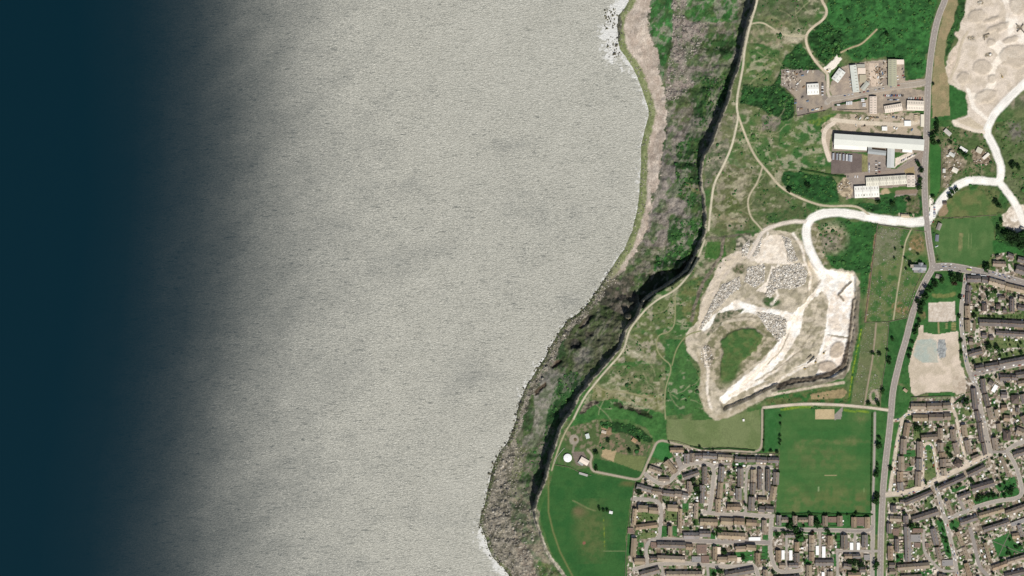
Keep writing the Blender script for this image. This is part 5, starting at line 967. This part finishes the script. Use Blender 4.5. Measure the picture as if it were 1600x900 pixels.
TR = [("on the green by the road junction",[(1487,434,6.5),(1499,435,5.5),(1472,438,5),(1460,444,5),(1450,452,6),(1444,465,6.5),(1440,477,5.5),(1434,470,4)]),
("on the verge beside the ball court",[(1500,464,3),(1498,494,3),(1501,532,3),(1502,551,3)]),
("in the terraces near the cricket bend",[(1540,417,6.5),(1543,458,4),(1554,455,4),(1522,494,3.5),(1598,470,3)]),
("in gardens of the terrace streets",[(1544,541,5),(1559,544,5),(1595,551,3),(1573,601,4),(1508,628,6),(1521,566,2.5)]),
("in the strip beside the main road",[(1374,685,3),(1373,696,5),(1370,740,5.5),(1391,732,3.5),(1370,775,4.5),(1369,783,5.5),(1370,883,6),(1371,725,2.5)]),
("south of the playing field",[(1235,817,6),(1233,824,5),(1278,818,6.5),(1245,828,6),(1248,836,7),(1293,831,4.5),(1240,804,2.5),(1266,803,3),(1338,803,3),(1310,805,3),(1290,805,3)]),
("by the garages south of the field",[(1215,835,4),(1225,833,4),(1232,833,3),(1335,878,5),(1345,882,5),(1326,876,4),(1333,893,4)]),
("along the playing field's west boundary",[(1219,681,2.2),(1219,688,2.4),(1218,694,2),(1217,738,2.5),(1205,705,2.5),(1214,706,2.5),(1193,688,1.6),(1193,704,1.8),(1219,650,2),(1219,662,2.2)]),
("in the curved close, western estate",[(1083,749,4.5),(1045,691,1.8),(1110,740,2.5),(1093,698,2),(1114,702,1.8),(1088,762,5),(1092,770,4),(999,768,5),(1072,706,3)]),
("in the western estate gardens",[(1002,864,2.5),(1094,886,3.5),(1131,863,4.5),(1161,871,3.5),(1124,892,4.5),(1116,899,4),(1116,834,3),(1124,829,4),(1140,740,3),(1165,788,3),(1180,788,3),(1102,818,3),(1147,825,2.5),(1160,826,2.5)]),
("in gardens around the oval green",[(1435,669,6),(1447,666,3),(1465,665,2.5),(1464,758,3.5),(1447,754,3),(1482,709,3),(1486,713,3)]),
("beside the diagonal pale road",[(1425,822,5),(1434,821,3),(1446,805,2.5),(1498,757,4),(1520,752,4),(1516,748,3),(1412,800,3),(1389,820,2),(1456,773,3)]),
("on the long lawn strip, lower right",[(1469,814,2.8),(1474,829,2.4),(1473,839,2.6),(1478,842,2.6),(1478,847,2.3),(1481,857,2),(1482,863,2.4)]),
("on the two long lawns",[(1529,779,5),(1536,777,4),(1544,774,4),(1552,774,3.5),(1569,775,3.2),(1577,768,5.5),(1581,764,3.5)]),
("around the green with crossed paths",[(1575,858,2.4),(1579,866,2.6),(1587,855,2.6),(1594,852,3),(1574,865,2.5),(1550,867,2.5),(1565,874,3),(1597,842,3),(1493,828,3)]),
("beside the works entrance on the main road",[(1434,257,4.5),(1439,266,4),(1438,279,3.5),(1437,285,3.5),(1436,292,4.5)]),
("east of the main road near the stone yard",[(1464,190,3.5),(1463,195,3.5),(1464,201,3.5),(1463,206,3),(1456,213,5.5),(1457,222,5),(1467,224,3.5),(1485,222,3),(1500,236,4),(1508,243,4),(1458,131,2)]),
("along the hedge beside the gravel site",[(1438,486,4.5),(1436,501,3),(1433,511,4),(1429,519,4),(1425,534,3),(1422,547,3.4),(1420,557,3)]),
("in the cemetery",[(1399,389,2),(1414,403,2),(1416,420,2),(1397,403,1.8),(1434,397,2),(1410,387,1.8),(1395,530,3),(1389,560,3.5),(1388,567,3.5),(1380,611,4),(1357,631,3.5),(1371,631,4.5),(1364,553,3),(1374,553,3),(1387,548,2.5),(1422,415,3)]),
("in the wood at the right edge",[(1570,368,6),(1578,369,8),(1588,372,8),(1597,368,7),(1595,383,6),(1582,380,5),(1561,358,4),(1599,372,6)]),
("along the quarry road",[(1582,258,5),(1555,315,4),(1560,322,4),(1592,262,4),(1487,300,4),(1494,297,4),(1484,306,4),(1457,307,3),(1565,345,3)]),
("in scrub west of the industrial estate",[(1325,34,3),(1387,54,3.5),(1233,297,3.5),(1262,290,4),(1350,305,3),(1372,316,4),(1395,318,4),(1420,312,3)]),
("at the cliff-top farm",[(932,732,3.5),(931,708,4),(950,688,3),(983,704,3.5),(997,700,3),(998,688,3),(936,795,3),(943,797,2.5),(949,797,2.5)])]
for ph, L0 in TR:
    for (x, y, r) in L0:
        tree(x, y, r, f"{'large' if r >= 5 else ('medium' if r >= 3 else 'small')} dark green tree {ph}"); occ_box(x, y, r, r, 0)
for _ in range(2500):
    x, y = random.uniform(984, 1598), random.uniform(436, 898)
    if not hzr[int((y-ys[0])/G), int((x-xs[0])/G)] or not free_at(x, y, 2.2): continue
    tree(x, y, random.uniform(1.5, 2.6), f"little garden tree {zone(x, y)}", None, 'garden trees'); occ_box(x, y, 4, 4, 0, .1); n_gt = globals().get('n_gt', 0)+1
    if n_gt >= 130: break
tree(1491, 443, 4.8, "russet-brown crowned tree under green trees by the junction", 3); tree(1270, 832, 3, "russet small tree behind parked cars on the street", 3)
# ---------------------------------------------------------------- scrub, boulders, gravestones (uncountable)
def scatter(name, dens, size, cols, mat, seed, flat=.7, cap=9000, angular=False, jag=.3):
    r = np.random.RandomState(seed); p = dens*G*G; hit = np.argwhere(r.rand(NY, NX) < p)
    if len(hit) > cap: hit = hit[r.permutation(len(hit))[:cap]]
    n = len(hit); x = xs[hit[:, 1]]+r.uniform(-.6, .6, n); y = ys[hit[:, 0]]+r.uniform(-.6, .6, n); zz = Hs(np.clip(x, xs[0], xs[-1]), np.clip(y, ys[0], ys[-1]))
    T = np.array(boxv(0, 0, -.5, .5, 1, 1)) if angular else IV
    F_ = np.array(BOXF) if angular else IF; nv = len(T); s_ = (size[0]+(size[1]-size[0])*r.rand(n)**1.6)*np.where(r.rand(n) < .08, 1.8, 1)
    a = r.uniform(0, 6.28, n); c, s = np.cos(a)[:, None], np.sin(a)[:, None]; P = T[None]*(1+r.uniform(-jag, jag, (n, nv, 3)))*s_[:, None, None]; P[:, :, 2] *= flat
    if angular: P[:, :, 0] *= r.uniform(.8, 1.5, n)[:, None]
    X = P[:, :, 0]*c-P[:, :, 1]*s+((x-800)*S)[:, None]; Y = P[:, :, 0]*s+P[:, :, 1]*c+((450-y)*S)[:, None]; Z = P[:, :, 2]+(zz+s_*flat*.25)[:, None]
    V_ = np.stack([X, Y, Z], -1).reshape(-1, 3); FF = (F_[None]+(np.arange(n)*nv)[:, None, None]).reshape(-1, F_.shape[1])
    A = np.array([alb(q) for q in cols]); cc = np.repeat(A[r.randint(len(A), size=n)]*r.uniform(.75, 1.2, (n, 1)), nv, 0)
    o = mesh_obj(name, V_, FF, mat, None, cc); o['kind'] = 'stuff'; return o
free = (roadmask > 1.5) & (~occ)
scatter('scrub', np.where(free & (cls != 4), bush*.17*ss(.42, .62, fbm(GX, GY, 11, 600, 3)), 0), (1.0, 2.7), [(46,102,52),(34,78,40),(60,112,56),(42,92,48),(66,112,56)], M_leaf, 11, .7, 9000)
scatter('gorse_scrub', np.where(free & (bush > .2), .012, 0), (.8, 1.5), [(70,110,50),(52,98,46)], M_leaf, 12, .6, 1500)
q_ = (cls == 4) & free
scatter('quarry_stone_blocks', np.where(q_ & (bould > 1), .5, np.where(q_ & (bould > .2), .1, 0)), (1.1, 2.3), [(226,218,204),(204,196,182),(240,234,222),(188,178,160)], M_rock, 13, .6, 9000, True, .2)
scatter('beach_boulders', np.where(((cls == 1) | (cls == 2)) & (dcop > 1), bould*.34, 0), (.8, 2.3), [(168,162,148),(146,142,130),(188,180,164),(118,114,104)], M_rock, 14, .65, 11000, True, .3)
# tide line boulders in the surf
surf = ((abs(dcop) < 4) & (GY > 420)) | ((GX > 945) & (GX < 970) & (GY > 12) & (GY < 88) & (fbm(GX, GY, 9, 500) > .45))
zsea = z.copy(); z[:] = np.where(z < SEA_Z, SEA_Z-.3, z)
scatter('surf_rocks', np.where(surf, .07, 0), (1.2, 3.0), [(96,92,76),(120,116,92),(74,74,62)], M_rock, 15, .6, 900, True, .3); z[:] = zsea
cem = (cls == 7) & free & (GX < 1440)
r_ = np.random.RandomState(8)
gxp = np.where(cem & (fbm(GX, GY, 12, 510) > .42), .11, 0)
scatter('gravestones', gxp, (.7, 1.2), [(186,182,168),(160,154,138),(130,124,112)], M_rock, 16, .6, 2200, True, .1)
# loose stock in yards and gardens
gd = hzr & free & (roadmask > 2)
scatter('garden_shrubs', np.where(gd, .045, 0), (.7, 1.5), [(50,92,44),(34,70,34),(70,100,56)], M_leaf, 17, .7, 3500)
yd = ((cls == 9) & free & (fbm(GX, GY, 5, 610) > .5) & (((GX > 1222) & (GX < 1246) & (GY < 142)) | ((GX > 1355) & (GX < 1392) & (GY < 142)) | ((GX > 1336) & (GX < 1415) & (GY > 178) & (GY < 200)) | ((GX > 1470) & (GX < 1555) & (GY > 226) & (GY < 300)) | ((GX > 1308) & (GX < 1330) & (GY > 285) & (GY < 312))))
scatter('yard_rubble', np.where(yd, .16, 0), (1.0, 2.4), [(214,202,184),(130,112,90),(96,84,72),(176,160,138),(230,226,216)], M_rock, 18, .8, 1600, True, .3)
# ---------------------------------------------------------------- walls, hedges
M_wall = plain('dry_stone', (128,118,102), .95, .1, .25, .5)
def wall_line(P, lab, hgt=1.5, th_=.7, mat=None, name='stone_wall', cat='wall', grp='boundary walls', jit=.0):
    R = resample(P, 3); N_ = normals(R); v = []; f = []; q = random.Random(int(P[0][0]))
    for p, n in zip(R, N_):
        h = Hz(*p); o_ = th_/2/S*(1+q.uniform(-jit, jit)); hh_ = hgt*(1+q.uniform(-jit, jit))
        for sg, zz in ((-1, -.5), (-1, hh_), (1, hh_), (1, -.5)): v.append(W(p[0]+n[0]*o_*sg, p[1]+n[1]*o_*sg, h+zz))
    for i in range(len(R)-1):
        a = i*4; b = a+4
        for j in range(3): f.append((a+j, b+j, b+j+1, a+j+1))
    f.append((0, 1, 2, 3)); e = (len(R)-1)*4; f.append((e+3, e+2, e+1, e))
    return tag(mesh_obj(name, v, f, mat or M_wall), lab, cat, grp)
M_hedge = plain('hedge_leaves', (34,72,34), .95, .1, .4, .6)
HD = dict(mat=M_hedge, name='hedge', cat='hedge', grp='hedges', th_=3, jit=.35, hgt=2.2)
wall_line([(1371,352),(1367,385),(1362,425),(1358,455),(1351,503)], "long stone wall on the cemetery's west side", 2.2, 1)
wall_line([(1371,351),(1400,355),(1424,359)], "stone wall between white quarry road and cemetery", 2.2, 1)
wall_line([(1429,360),(1447,362),(1452,395),(1455,410)], "stone wall between cemetery and main road")
wall_line([(1351,504),(1388,503),(1416,497),(1424,480),(1440,445)], "stone wall along the cemetery's south-east side", 1.6)
wall_line([(1389,504),(1385,560),(1377,605),(1374,634)], "stone wall east of the lower cemetery", 1.6)
wall_line([(867,726),(890,730),(900,735),(912,741),(924,743)], "stone wall south of the cliff-top farm", 1.8)
wall_line([(866,724),(870,714),(878,704),(882,700)], "curved white-topped wall round the tank compound", 1.6, .6, plain('white_wall', (206,202,190)))
wall_line([(978,862),(980,835),(988,780),(993,752)], "wall between west meadow and the estate", 1.6)
wall_line([(978,862),(977,905)], "wall west of the bottom-left flats", 1.6)
wall_line([(1218,709),(1215,745),(1211,802)], "wall between the playing field and the western estate", 1.8)
wall_line([(1211,803),(1290,803),(1364,804)], "hedge along the playing field's southern edge", **HD)
wall_line([(1363,645),(1362,700),(1361,760),(1361,798)], "hedge along the playing field's eastern edge", **HD)
wall_line([(1078,697),(1100,702),(1140,701),(1180,704)], "hedge between hay field and lane", **HD)
wall_line([(1047,688),(1060,690),(1085,699),(1120,706),(1180,709),(1216,709)], "garden wall behind the top row of houses", 1.8, .6)
wall_line([(1252,265),(1275,269),(1300,274),(1322,276)], "dark hedge west of the works yard", **HD)
wall_line([(1308,171),(1330,172),(1355,171)], "dark fence south of the caravan store", 2, .8)
wall_line([(1304,165),(1330,159),(1355,154)], "hedge between estate road and caravan store", **HD)
wall_line([(1471,228),(1471,260),(1470,294)], "dark wall on the west of the stone yard", 2.2, .8)
wall_line([(1456,310),(1490,318-2),(1466,342)][:1]+[(1464,341),(1510,339),(1557,336)], "low wall between rough field and cricket field", 1.2)
wall_line([(1423,621),(1450,620),(1486,619)], "brick wall between gravel site and houses", 2.4, .8)
wall_line([(1491,631),(1508,617)], "tall dark hedge at the corner of the gravel site", **HD)
wall_line([(1194,640),(1194,672),(1193,702)], "hedge east of the narrow lane", **HD)
wall_line([(1404,766),(1420,764),(1432,759)], "garden wall curving along the pale road", 1.8, .6)
wall_line([(1243,182),(1262,178),(1290,173)], "fence along the scrap yard's southern edge", 2, .6)
wall_line([(1229,140),(1241,152),(1242,182)], "fence along the scrap yard's south-west edge", 2, .6)
wall_line([(1390,790),(1405,788)], "garden wall of the corner houses", 1.6, .6)
wall_line([(1443,424),(1430,450),(1418,485)], "roadside wall opposite the green", 1.4)
fm = plain('wooden_fence', (96,80,66), .9, .1)
cnt = 0
for (mx, my, L_, ww, a, st) in HOUSES:
    if st not in 'ts' or L_ < 12: continue
    mb = MB(); c, s = math.cos(a), math.sin(a); n = max(1, int(L_/6.2)); zb = Hz(mx, my)
    side = random.choice((-1, 1)); l = 10.0
    for i in range(n+1):
        u = -L_/2+L_*i/n; v_ = side*(ww/2+.4+l/2); X = u*c-v_*s; Y = u*s+v_*c
        px, py = mx+X/S, my-Y/S
        gi, gj = int((my-(u*s+side*(ww/2+l)*c)/S-ys[0])/G), int((mx+(u*c-side*(ww/2+l)*s)/S-xs[0])/G)
        if 0 <= gi < NY and 0 <= gj < NX and hzr[gi, gj] and free_at(mx+(u*c-side*(ww/2+l)*s)/S, my-(u*s+side*(ww/2+l)*c)/S, 1) and free_at(px, py, 1): mb.box(X, Y, -.5, 1.8, .2, l, rz=a)
    if mb.v:
        o = mb.build('garden_fence', fm); o.location = W(mx, my, zb); tag(o, f"dark fences by {'brown' if st == 't' else 'slate'} roofs {zone(mx, my)}", 'fence', 'garden fences')
# ---------------------------------------------------------------- garden sheds
def small_shed(mat, rmat, lx, ly, hh_):
    mb = MB(); mb.box(0, 0, -.4, hh_, lx, ly); n = len(mb.f); v, f, _ = roof_prism(lx, ly, ly*.22, hh_+.003, over=.15, seg=99); mb.add(v, f)
    me = bpy.data.meshes.new('garden_shed'); me.from_pydata(mb.v, [], mb.f); me.materials.append(mat); me.materials.append(rmat)
    me.polygons.foreach_set('material_index', np.array([0]*n+[1]*(len(mb.f)-n), 'i')); return me
SH = [('white-roofed', small_shed(wall_mats[0], M_white, 3.6, 2.8, 2.1)), ('grey-roofed', small_shed(fm, M_grey, 3.2, 2.4, 2.0)), ('brown-roofed', small_shed(fm, M_brown, 3.2, 2.6, 2.0)), ('cream-roofed', small_shed(wall_mats[1], M_cream, 4.2, 3.0, 2.3)), ('white-roofed', small_shed(wall_mats[0], M_white, 5.0, 3.2, 2.4))]
n_s = 0; order = HOUSES[:]; random.Random(4).shuffle(order)
for (mx, my, L_, ww, a, st) in order:
    if st not in 'tsh': continue
    n = max(1, int(L_/7))
    for i in range(n):
        if n_s >= 285 or random.random() > .55: continue
        u = -L_/2+L_*(i+.5)/n+random.uniform(-1.5, 1.5); v_ = random.choice((-1, 1))*(ww/2+random.uniform(4, 11)); c, s = math.cos(a), math.sin(a)
        x, y = mx+(u*c-v_*s)/S, my-(u*s+v_*c)/S
        if not (xs[2] < x < 1598 and 2 < y < 898) or not hzr[int((y-ys[0])/G), int((x-xs[0])/G)] or not free_at(x, y, 1.8): continue
        nm, me = random.choice(SH); o = link_mesh('garden_shed', me, None, W(x, y, Hz(x, y)), a+random.choice((0, math.pi/2))); occ_box(x, y, 3, 3, 0, .2); n_s += 1
        tag(o, f"small {nm} garden shed {zone(x, y)}", 'shed', 'garden sheds')
# ---------------------------------------------------------------- vehicles
def car_mesh(nm, c, van=False):
    mb = MB(); M_ = plain('paint_'+nm, c, .35, .5, .03)
    L_, w_ = (5.4, 2.0) if van else (4.3, 1.75)
    prof = [(-.5,.35),(-.5,1.0),(-.46,1.9),(.25,1.95),(.38,1.2),(.5,1.0),(.5,.35)] if van else [(-.5,.35),(-.5,.85),(-.42,1.0),(-.33,1.42),(.08,1.45),(.25,.95),(.48,.8),(.5,.35)]
    n = len(prof); v = []
    for sg in (-1, 1):
        for x, zz in prof: v.append((x*L_, sg*w_/2*(.84 if zz > 1.1 else 1), zz))
    f = [tuple(range(n))[::-1], tuple(range(n, 2*n))]+[(k, (k+1) % n, n+(k+1) % n, n+k) for k in range(n)]
    mb.add([(p[0], p[1], p[2]) for p in v], [tuple(q) for q in f]); n1 = len(mb.f)
    mb.box(.17*L_ if not van else .33*L_, 0, 1.1, 1.22, .09*L_, w_*.8); mb.box(-.4*L_, 0, 1.1, 1.25, .06*L_, w_*.78); n2 = len(mb.f)
    for dx in (-.32, .32):
        for sg in (-1, 1): mb.box(dx*L_, sg*w_*.44, 0, .62, .62, .22)
    me = bpy.data.meshes.new('car'); me.from_pydata(mb.v, [], mb.f)
    for q in (M_, M_glass, plain('tyre', (40,40,42))): me.materials.append(q)
    me.polygons.foreach_set('material_index', np.array([0]*n1+[1]*(n2-n1)+[2]*(len(mb.f)-n2), 'i')); return me
PAINT = [('white',(252,252,250)),('white',(252,252,250)),('silver',(206,208,210)),('silver',(206,208,210)),('black',(44,44,48)),('dark grey',(86,88,92)),('blue',(58,84,130)),('red',(150,48,42)),('dark grey',(86,88,92)),('white',(252,252,250))]
CARS = {}; n_c = 0
def car(x, y, a, where, van=False, pc=None):
    global n_c
    if n_c >= 290 or not (0 < x < 1600 and 0 < y < 900): return
    nm, c = PAINT[random.randrange(len(PAINT))] if pc is None else PAINT[pc]; k = (nm, van)
    if k not in CARS: CARS[k] = car_mesh(nm.replace(' ', '_'), c, van)
    o = link_mesh('van' if van else 'car', CARS[k], None, W(x, y, Hz(x, y)+.3), a); n_c += 1
    tag(o, (f"kerbside {nm} {'van' if van else 'car'} {where[2:]}" if where[:2] == 'K ' else f"small {nm} {'van' if van else 'car'} {where}"), 'van' if van else 'car', 'parked vans' if van else 'parked cars')
ind = (("in the rows west of the scrap yard road",[(1285,130+i*2.6,0) for i in range(8)]),("on the car sales plot in the estate",[(1381+i*2.3,149+(i%2)*.5,1.2) for i in range(14)]+[(1388+i*3,156,.2) for i in range(6)]),
 ("in front of the wide cream shed",[(1420+i*3.5,153.5,1.5) for i in range(7)]),("in the yard east of the sage-green shed",[(1410,108,1),(1412,113,1.4),(1411,118,.2),(1402,119,.1),(1403,124,.2),(1413,121,.1)]),
 ("along the industrial estate road",[(1320+i*6,149.5-i*1.15,.17) for i in range(15) if i % 4 != 3]),("beside the narrow pale green-grey shed",[(1328,121,0),(1328.5,125,0),(1329,130,0),(1329,135,0)]),
 ("in the works car park",[(1369+i%2*5,252+i*2.4,0) for i in range(9)]+[(1358,256+i*4,1.5) for i in range(4)]),("on the sloping works drive",[(1409+i*3.2,251-i*1.6,.9) for i in range(7)]),
 ("in the yard north of the three-bay shed",[(1325,276,1.5),(1336,276,1.5),(1340,276,1.5),(1430,281,1.5),(1431,285,1.5)]),("parked at the quarry road mouth",[(1460,318+i*3,0) for i in range(8)]+[(1452.5,336,1.5)]),
 ("on the road beside the cricket field",[(1474,416.5,.1),(1478,416.5,.1),(1484,416.5,0),(1492,417.5,0),(1545,427,-.2),(1556,429,-.2),(1562,431,-.2),(1570,433,-.2),(1577,435,-.2),(1585,437,-.2)]),
 ("beside the oval green",[(1446,708,.1),(1447,713,.1),(1447,718,.1),(1457,715,1.4),(1458,723,1.4),(1459,727,1.4),(1447,733,0),(1442,747,1.5)]),
 ("at the cricket ground gate",[(1455,347,1),(1458,347,1)]),("along the pale road kerb",[(1421,771,.2),(1428,769.5,.2),(1433,768.5,.3),(1436,767.5,.3)]))
for where, L0 in ind:
    for i, (x, y, a) in enumerate(L0): car(x, y, a, where, van=(i % 6 == 5))
resid = [r for r in ROADS if r[0] == 'road' and r[4][0][0] > 960 and not (r[1] == 7.6) and min(p[1] for p in r[4]) > 400]
for ri, (nm, wd, cc, kb, P, lb) in enumerate(resid):
    R = resample(P, 1.0); N_ = normals(R); nxt = [random.uniform(3, 12), random.uniform(3, 12)]
    for i, (p, n) in enumerate(zip(R, N_)):
        for sd in (0, 1):
            if i < nxt[sd]: continue
            sg = -1 if sd == 0 else 1; o_ = sg*(wd/2-.75); x, y = p[0]+n[0]*o_, p[1]+n[1]*o_; ok = True
            for r2 in ROADS:
                if r2[4] is P: continue
                if abs(r2[4][0][0]-x) > 260 or r2[0] == 'footpath': continue
                if seg_dist(r2[4], np.array([x]), np.array([y]))[0] < r2[1]/2+2.5: ok = False; break
            nxt[sd] = i+random.choice((4.2, 4.4, 8, 12, 20, 30))
            if ok: car(x, y, math.atan2(n[0], n[1])+(math.pi if sd else 0), "K "+zone(x, y), van=random.random() < .07)
for (x, y) in [(1461,38),(1450,118),(1446,232),(1445,262),(1443,290),(1449,350),(1452,372),(1456,406),(1427,483),(1405,575),(1388,690),(1382,733),(1381,748),(1377,880)]: car(x, y, 1.45, "driving on the main road")
# buses, trailers, containers
def long_vehicle(name, lab, cat, x, y, a, L_, w_, h, c, grp):
    th = thing(name, lab, cat, W(x, y, Hz(x, y)+.3), a, grp)
    mesh_obj('body', boxv(0, 0, .45, h, L_, w_), BOXF, plain('panel_%d_%d_%d' % c, c, .5, .4, .04), th)
    mb = MB(); [mb.box(L_*(.1+.2*i)-L_*.45, 0, h+.002, h+.14, L_*.07, w_*.6) for i in range(4)]; mb.build('roof_hatch', M_grey, th)
    mb = MB(); [mb.box(sx*L_*.33, sy*w_*.4, 0, .95, .95, .3) for sx in (-1, 1) for sy in (-1, 1)]; mb.build('wheel', plain('tyre', (40,40,42)), th)
long_vehicle('bus', "white bus nearer the junction on the east road", 'bus', 1521,428.5,-.1,9,2.6,3.1,(245,245,240),'buses')
long_vehicle('bus', "white bus stopped further east, beside the terrace end", 'bus', 1537,431,-.12,10.5,2.6,3.1,(245,245,240),'buses')
long_vehicle('bus', "lime and white bus pulled in beside the cricket field", 'bus', 1514,421.2,-.15,9,2.6,3.1,(170,200,60),'buses')
for i, (x, c) in enumerate([(1302,(176,180,184)),(1308,(150,156,164)),(1312.5,(186,188,180)),(1318,(160,166,174)),(1323,(214,216,216)),(1327,(150,158,170)),(1330,(206,208,208))]):
    long_vehicle('lorry_trailer', f"grey lorry trailer in the works yard, {['leftmost','second','third','fourth','fifth','sixth','rightmost'][i]} of the row", 'trailer', x, 244.5+i*.5, math.pi/2-.03, 13, 3.6, 4, c, 'trailers in the works yard')
for i, (x, y) in enumerate([(1310,164),(1323,161.5),(1325.5,161.5),(1328,161),(1330.5,161),(1348,155.5),(1348,158),(1350,162.5),(1350,165.5)]):
    long_vehicle('caravan', "white caravan stored south of the estate road", 'caravan', x, y, 1.5 if y < 163 and x < 1340 else 0, 6.5, 2.4, 2.6, (250,250,248), 'stored caravans')
for i, (x, y) in enumerate([(1247,171),(1252,170),(1263,173),(1270,172),(1276,170.5),(1279,170.5),(1284,169),(1243,157),(1243,161),(1246,131),(1250,127),(1256,136),(1254,152),(1262,158),(1231,112),(1239,114),(1245,116),(1251,113),(1254,118),(1262,112),(1270,112),(1370,113),(1375,117),(1379,115),(1372,121),(1377,121),(1374,108),(1401,184),(1396,183),(1344,185),(1353,185),(1362,184),(1371,184),(1425,203),(1401,201)]):
    c = [(206,196,176),(150,120,90),(96,90,84),(110,130,150),(226,226,220)][i % 5]; q = random.Random(i)
    th = thing('storage_container', f"{['tan','rusty brown','dark grey','blue-grey','white'][i % 5]} storage container {'in the scrap yard' if x < 1290 else ('by the timber yard' if y < 125 else 'north of the works shed')}", 'container', W(x, y, Hz(x, y)), q.uniform(-.2, 1.8), 'storage containers')
    mesh_obj('body', boxv(0, 0, 0, 2.5, 5.5, 2.4), BOXF, plain('panel_%d_%d_%d' % c, c, .6, .3), th); mb = MB(); [mb.box(-2.4+k*.8, 0, 2.502, 2.6, .35, 2.3) for k in range(7)]; mb.build('roof_rib', plain('panel_%d_%d_%d' % c, c, .6, .3), th)
# quarry plant
M_st2 = plain('dusty_steel', (104,96,84), .7, .3); M_belt = plain('belt', (128,118,102), .9)
def conveyor(x1, y1, x2, y2, lab):
    L_ = math.hypot(x2-x1, y2-y1)*S; a = math.atan2(-(y2-y1), x2-x1); zb = Hz((x1+x2)/2, (y1+y2)/2)
    th = thing('conveyor', lab, 'conveyor', W((x1+x2)/2, (y1+y2)/2, zb), a, 'quarry plant')
    h = L_*.28; v = [(-L_/2, -.9, .6), (L_/2, -.9, h), (L_/2, .9, h), (-L_/2, .9, .6)]; v += [(p[0], p[1], p[2]+.5) for p in v]; mesh_obj('belt', v, BOXF, M_belt, th)
    v2 = [(-L_/2, -1.1, .1), (L_/2, -1.1, h-.6), (L_/2, 1.1, h-.6), (-L_/2, 1.1, .1)]; v2 += [(p[0], p[1], p[2]+.45) for p in v2]; mesh_obj('frame', v2, BOXF, M_st2, th)
    for u in (-.1, .35): mesh_obj('leg', boxv(u*L_, 0, -1, h*(u+.5)-.4, .5, 2.2), BOXF, M_st2, th)
conveyor(1260,561,1269,555,"upper conveyor of the pair on the quarry floor"); conveyor(1262,568,1274,559,"lower conveyor of the pair on the quarry floor"); conveyor(1594,44,1588,38,"north-west arm of the star of conveyors"); conveyor(1594,44,1599,38,"north-east arm of the star of conveyors"); conveyor(1594,44,1589,50,"south-west arm of the star of conveyors"); conveyor(1594,44,1601,52,"south-east arm of the star of conveyors"); conveyor(1537,55,1546,53,"short conveyor beside the pale spoil heaps"); conveyor(1538,63,1538,56,"conveyor standing end-on south of the spoil heaps")
def excavator(x, y, a, lab):
    th = thing('excavator', lab, 'excavator', W(x, y, Hz(x, y)), a, 'quarry diggers'); ye = plain('machine_yellow', (176,150,90), .5)
    for sy in (-1, 1): mesh_obj('track', boxv(0, sy*1.3, 0, 1, 4.2, .7), BOXF, M_st2, th)
    mesh_obj('body', boxv(-.4, 0, 1.05, 2.6, 3.6, 2.8), BOXF, ye, th); mesh_obj('cab', boxv(.9, .8, 2.61, 3.6, 1.4, 1.1), BOXF, M_glass, th)
    mb = MB(); limb(mb, (1.2, 0, 2), (4, 0, 4.4), .4, .3); limb(mb, (4, 0, 4.4), (6.2, 0, 1.8), .3, .22); mb.box(6.2, 0, .8, 1.9, 1.1, 1.3); mb.build('arm', ye, th)
excavator(1288,552,.9,"small digger on the white quarry floor"); excavator(1275,566,1.2,"digger beside the lower conveyor"); excavator(1258,576,.2,"digger at the foot of the quarry face"); excavator(1566,120,2,"digger on the north-east quarry's road edge"); excavator(1293,110,.5,"digger on the white turning pad")
for (x, y, lab) in [(1463.5,385,"white sight screen at the cricket field's west edge")]:
    th = thing('sight_screen', lab, 'sight screen', W(x, y, Hz(x, y)), .4); mesh_obj('board', boxv(0, 0, .5, 3.6, 6, .3), BOXF, M_white, th); mesh_obj('frame', boxv(0, .6, 0, .5, 6.4, 2.6), BOXF, M_white, th)
# ---------------------------------------------------------------- single out look-alikes
ORD = ['first','second','third','fourth','fifth','sixth','seventh','eighth','ninth','tenth','eleventh','twelfth','thirteenth','fourteenth','fifteenth','sixteenth','seventeenth','eighteenth','nineteenth','twentieth']
from collections import defaultdict
for rnd in range(2):
    by = defaultdict(list)
    for o in ALL: by[o['label']].append(o)
    for lab, L0 in by.items():
        if len(L0) < 2: continue
        L0.sort(key=lambda o: (-o.location.y, o.location.x)); n = len(L0)
        for i, o in enumerate(L0):
            if n == 2: sfx = ('upper one', 'lower one')[i]
            elif i == n-1: sfx = 'lowest one'
            elif i == 0: sfx = 'topmost one'
            elif i < 20: sfx = ORD[i]+' from top'
            else: sfx = ORD[min(n-1-i, 19)]+' from bottom'
            o['label'] = lab+', '+sfx
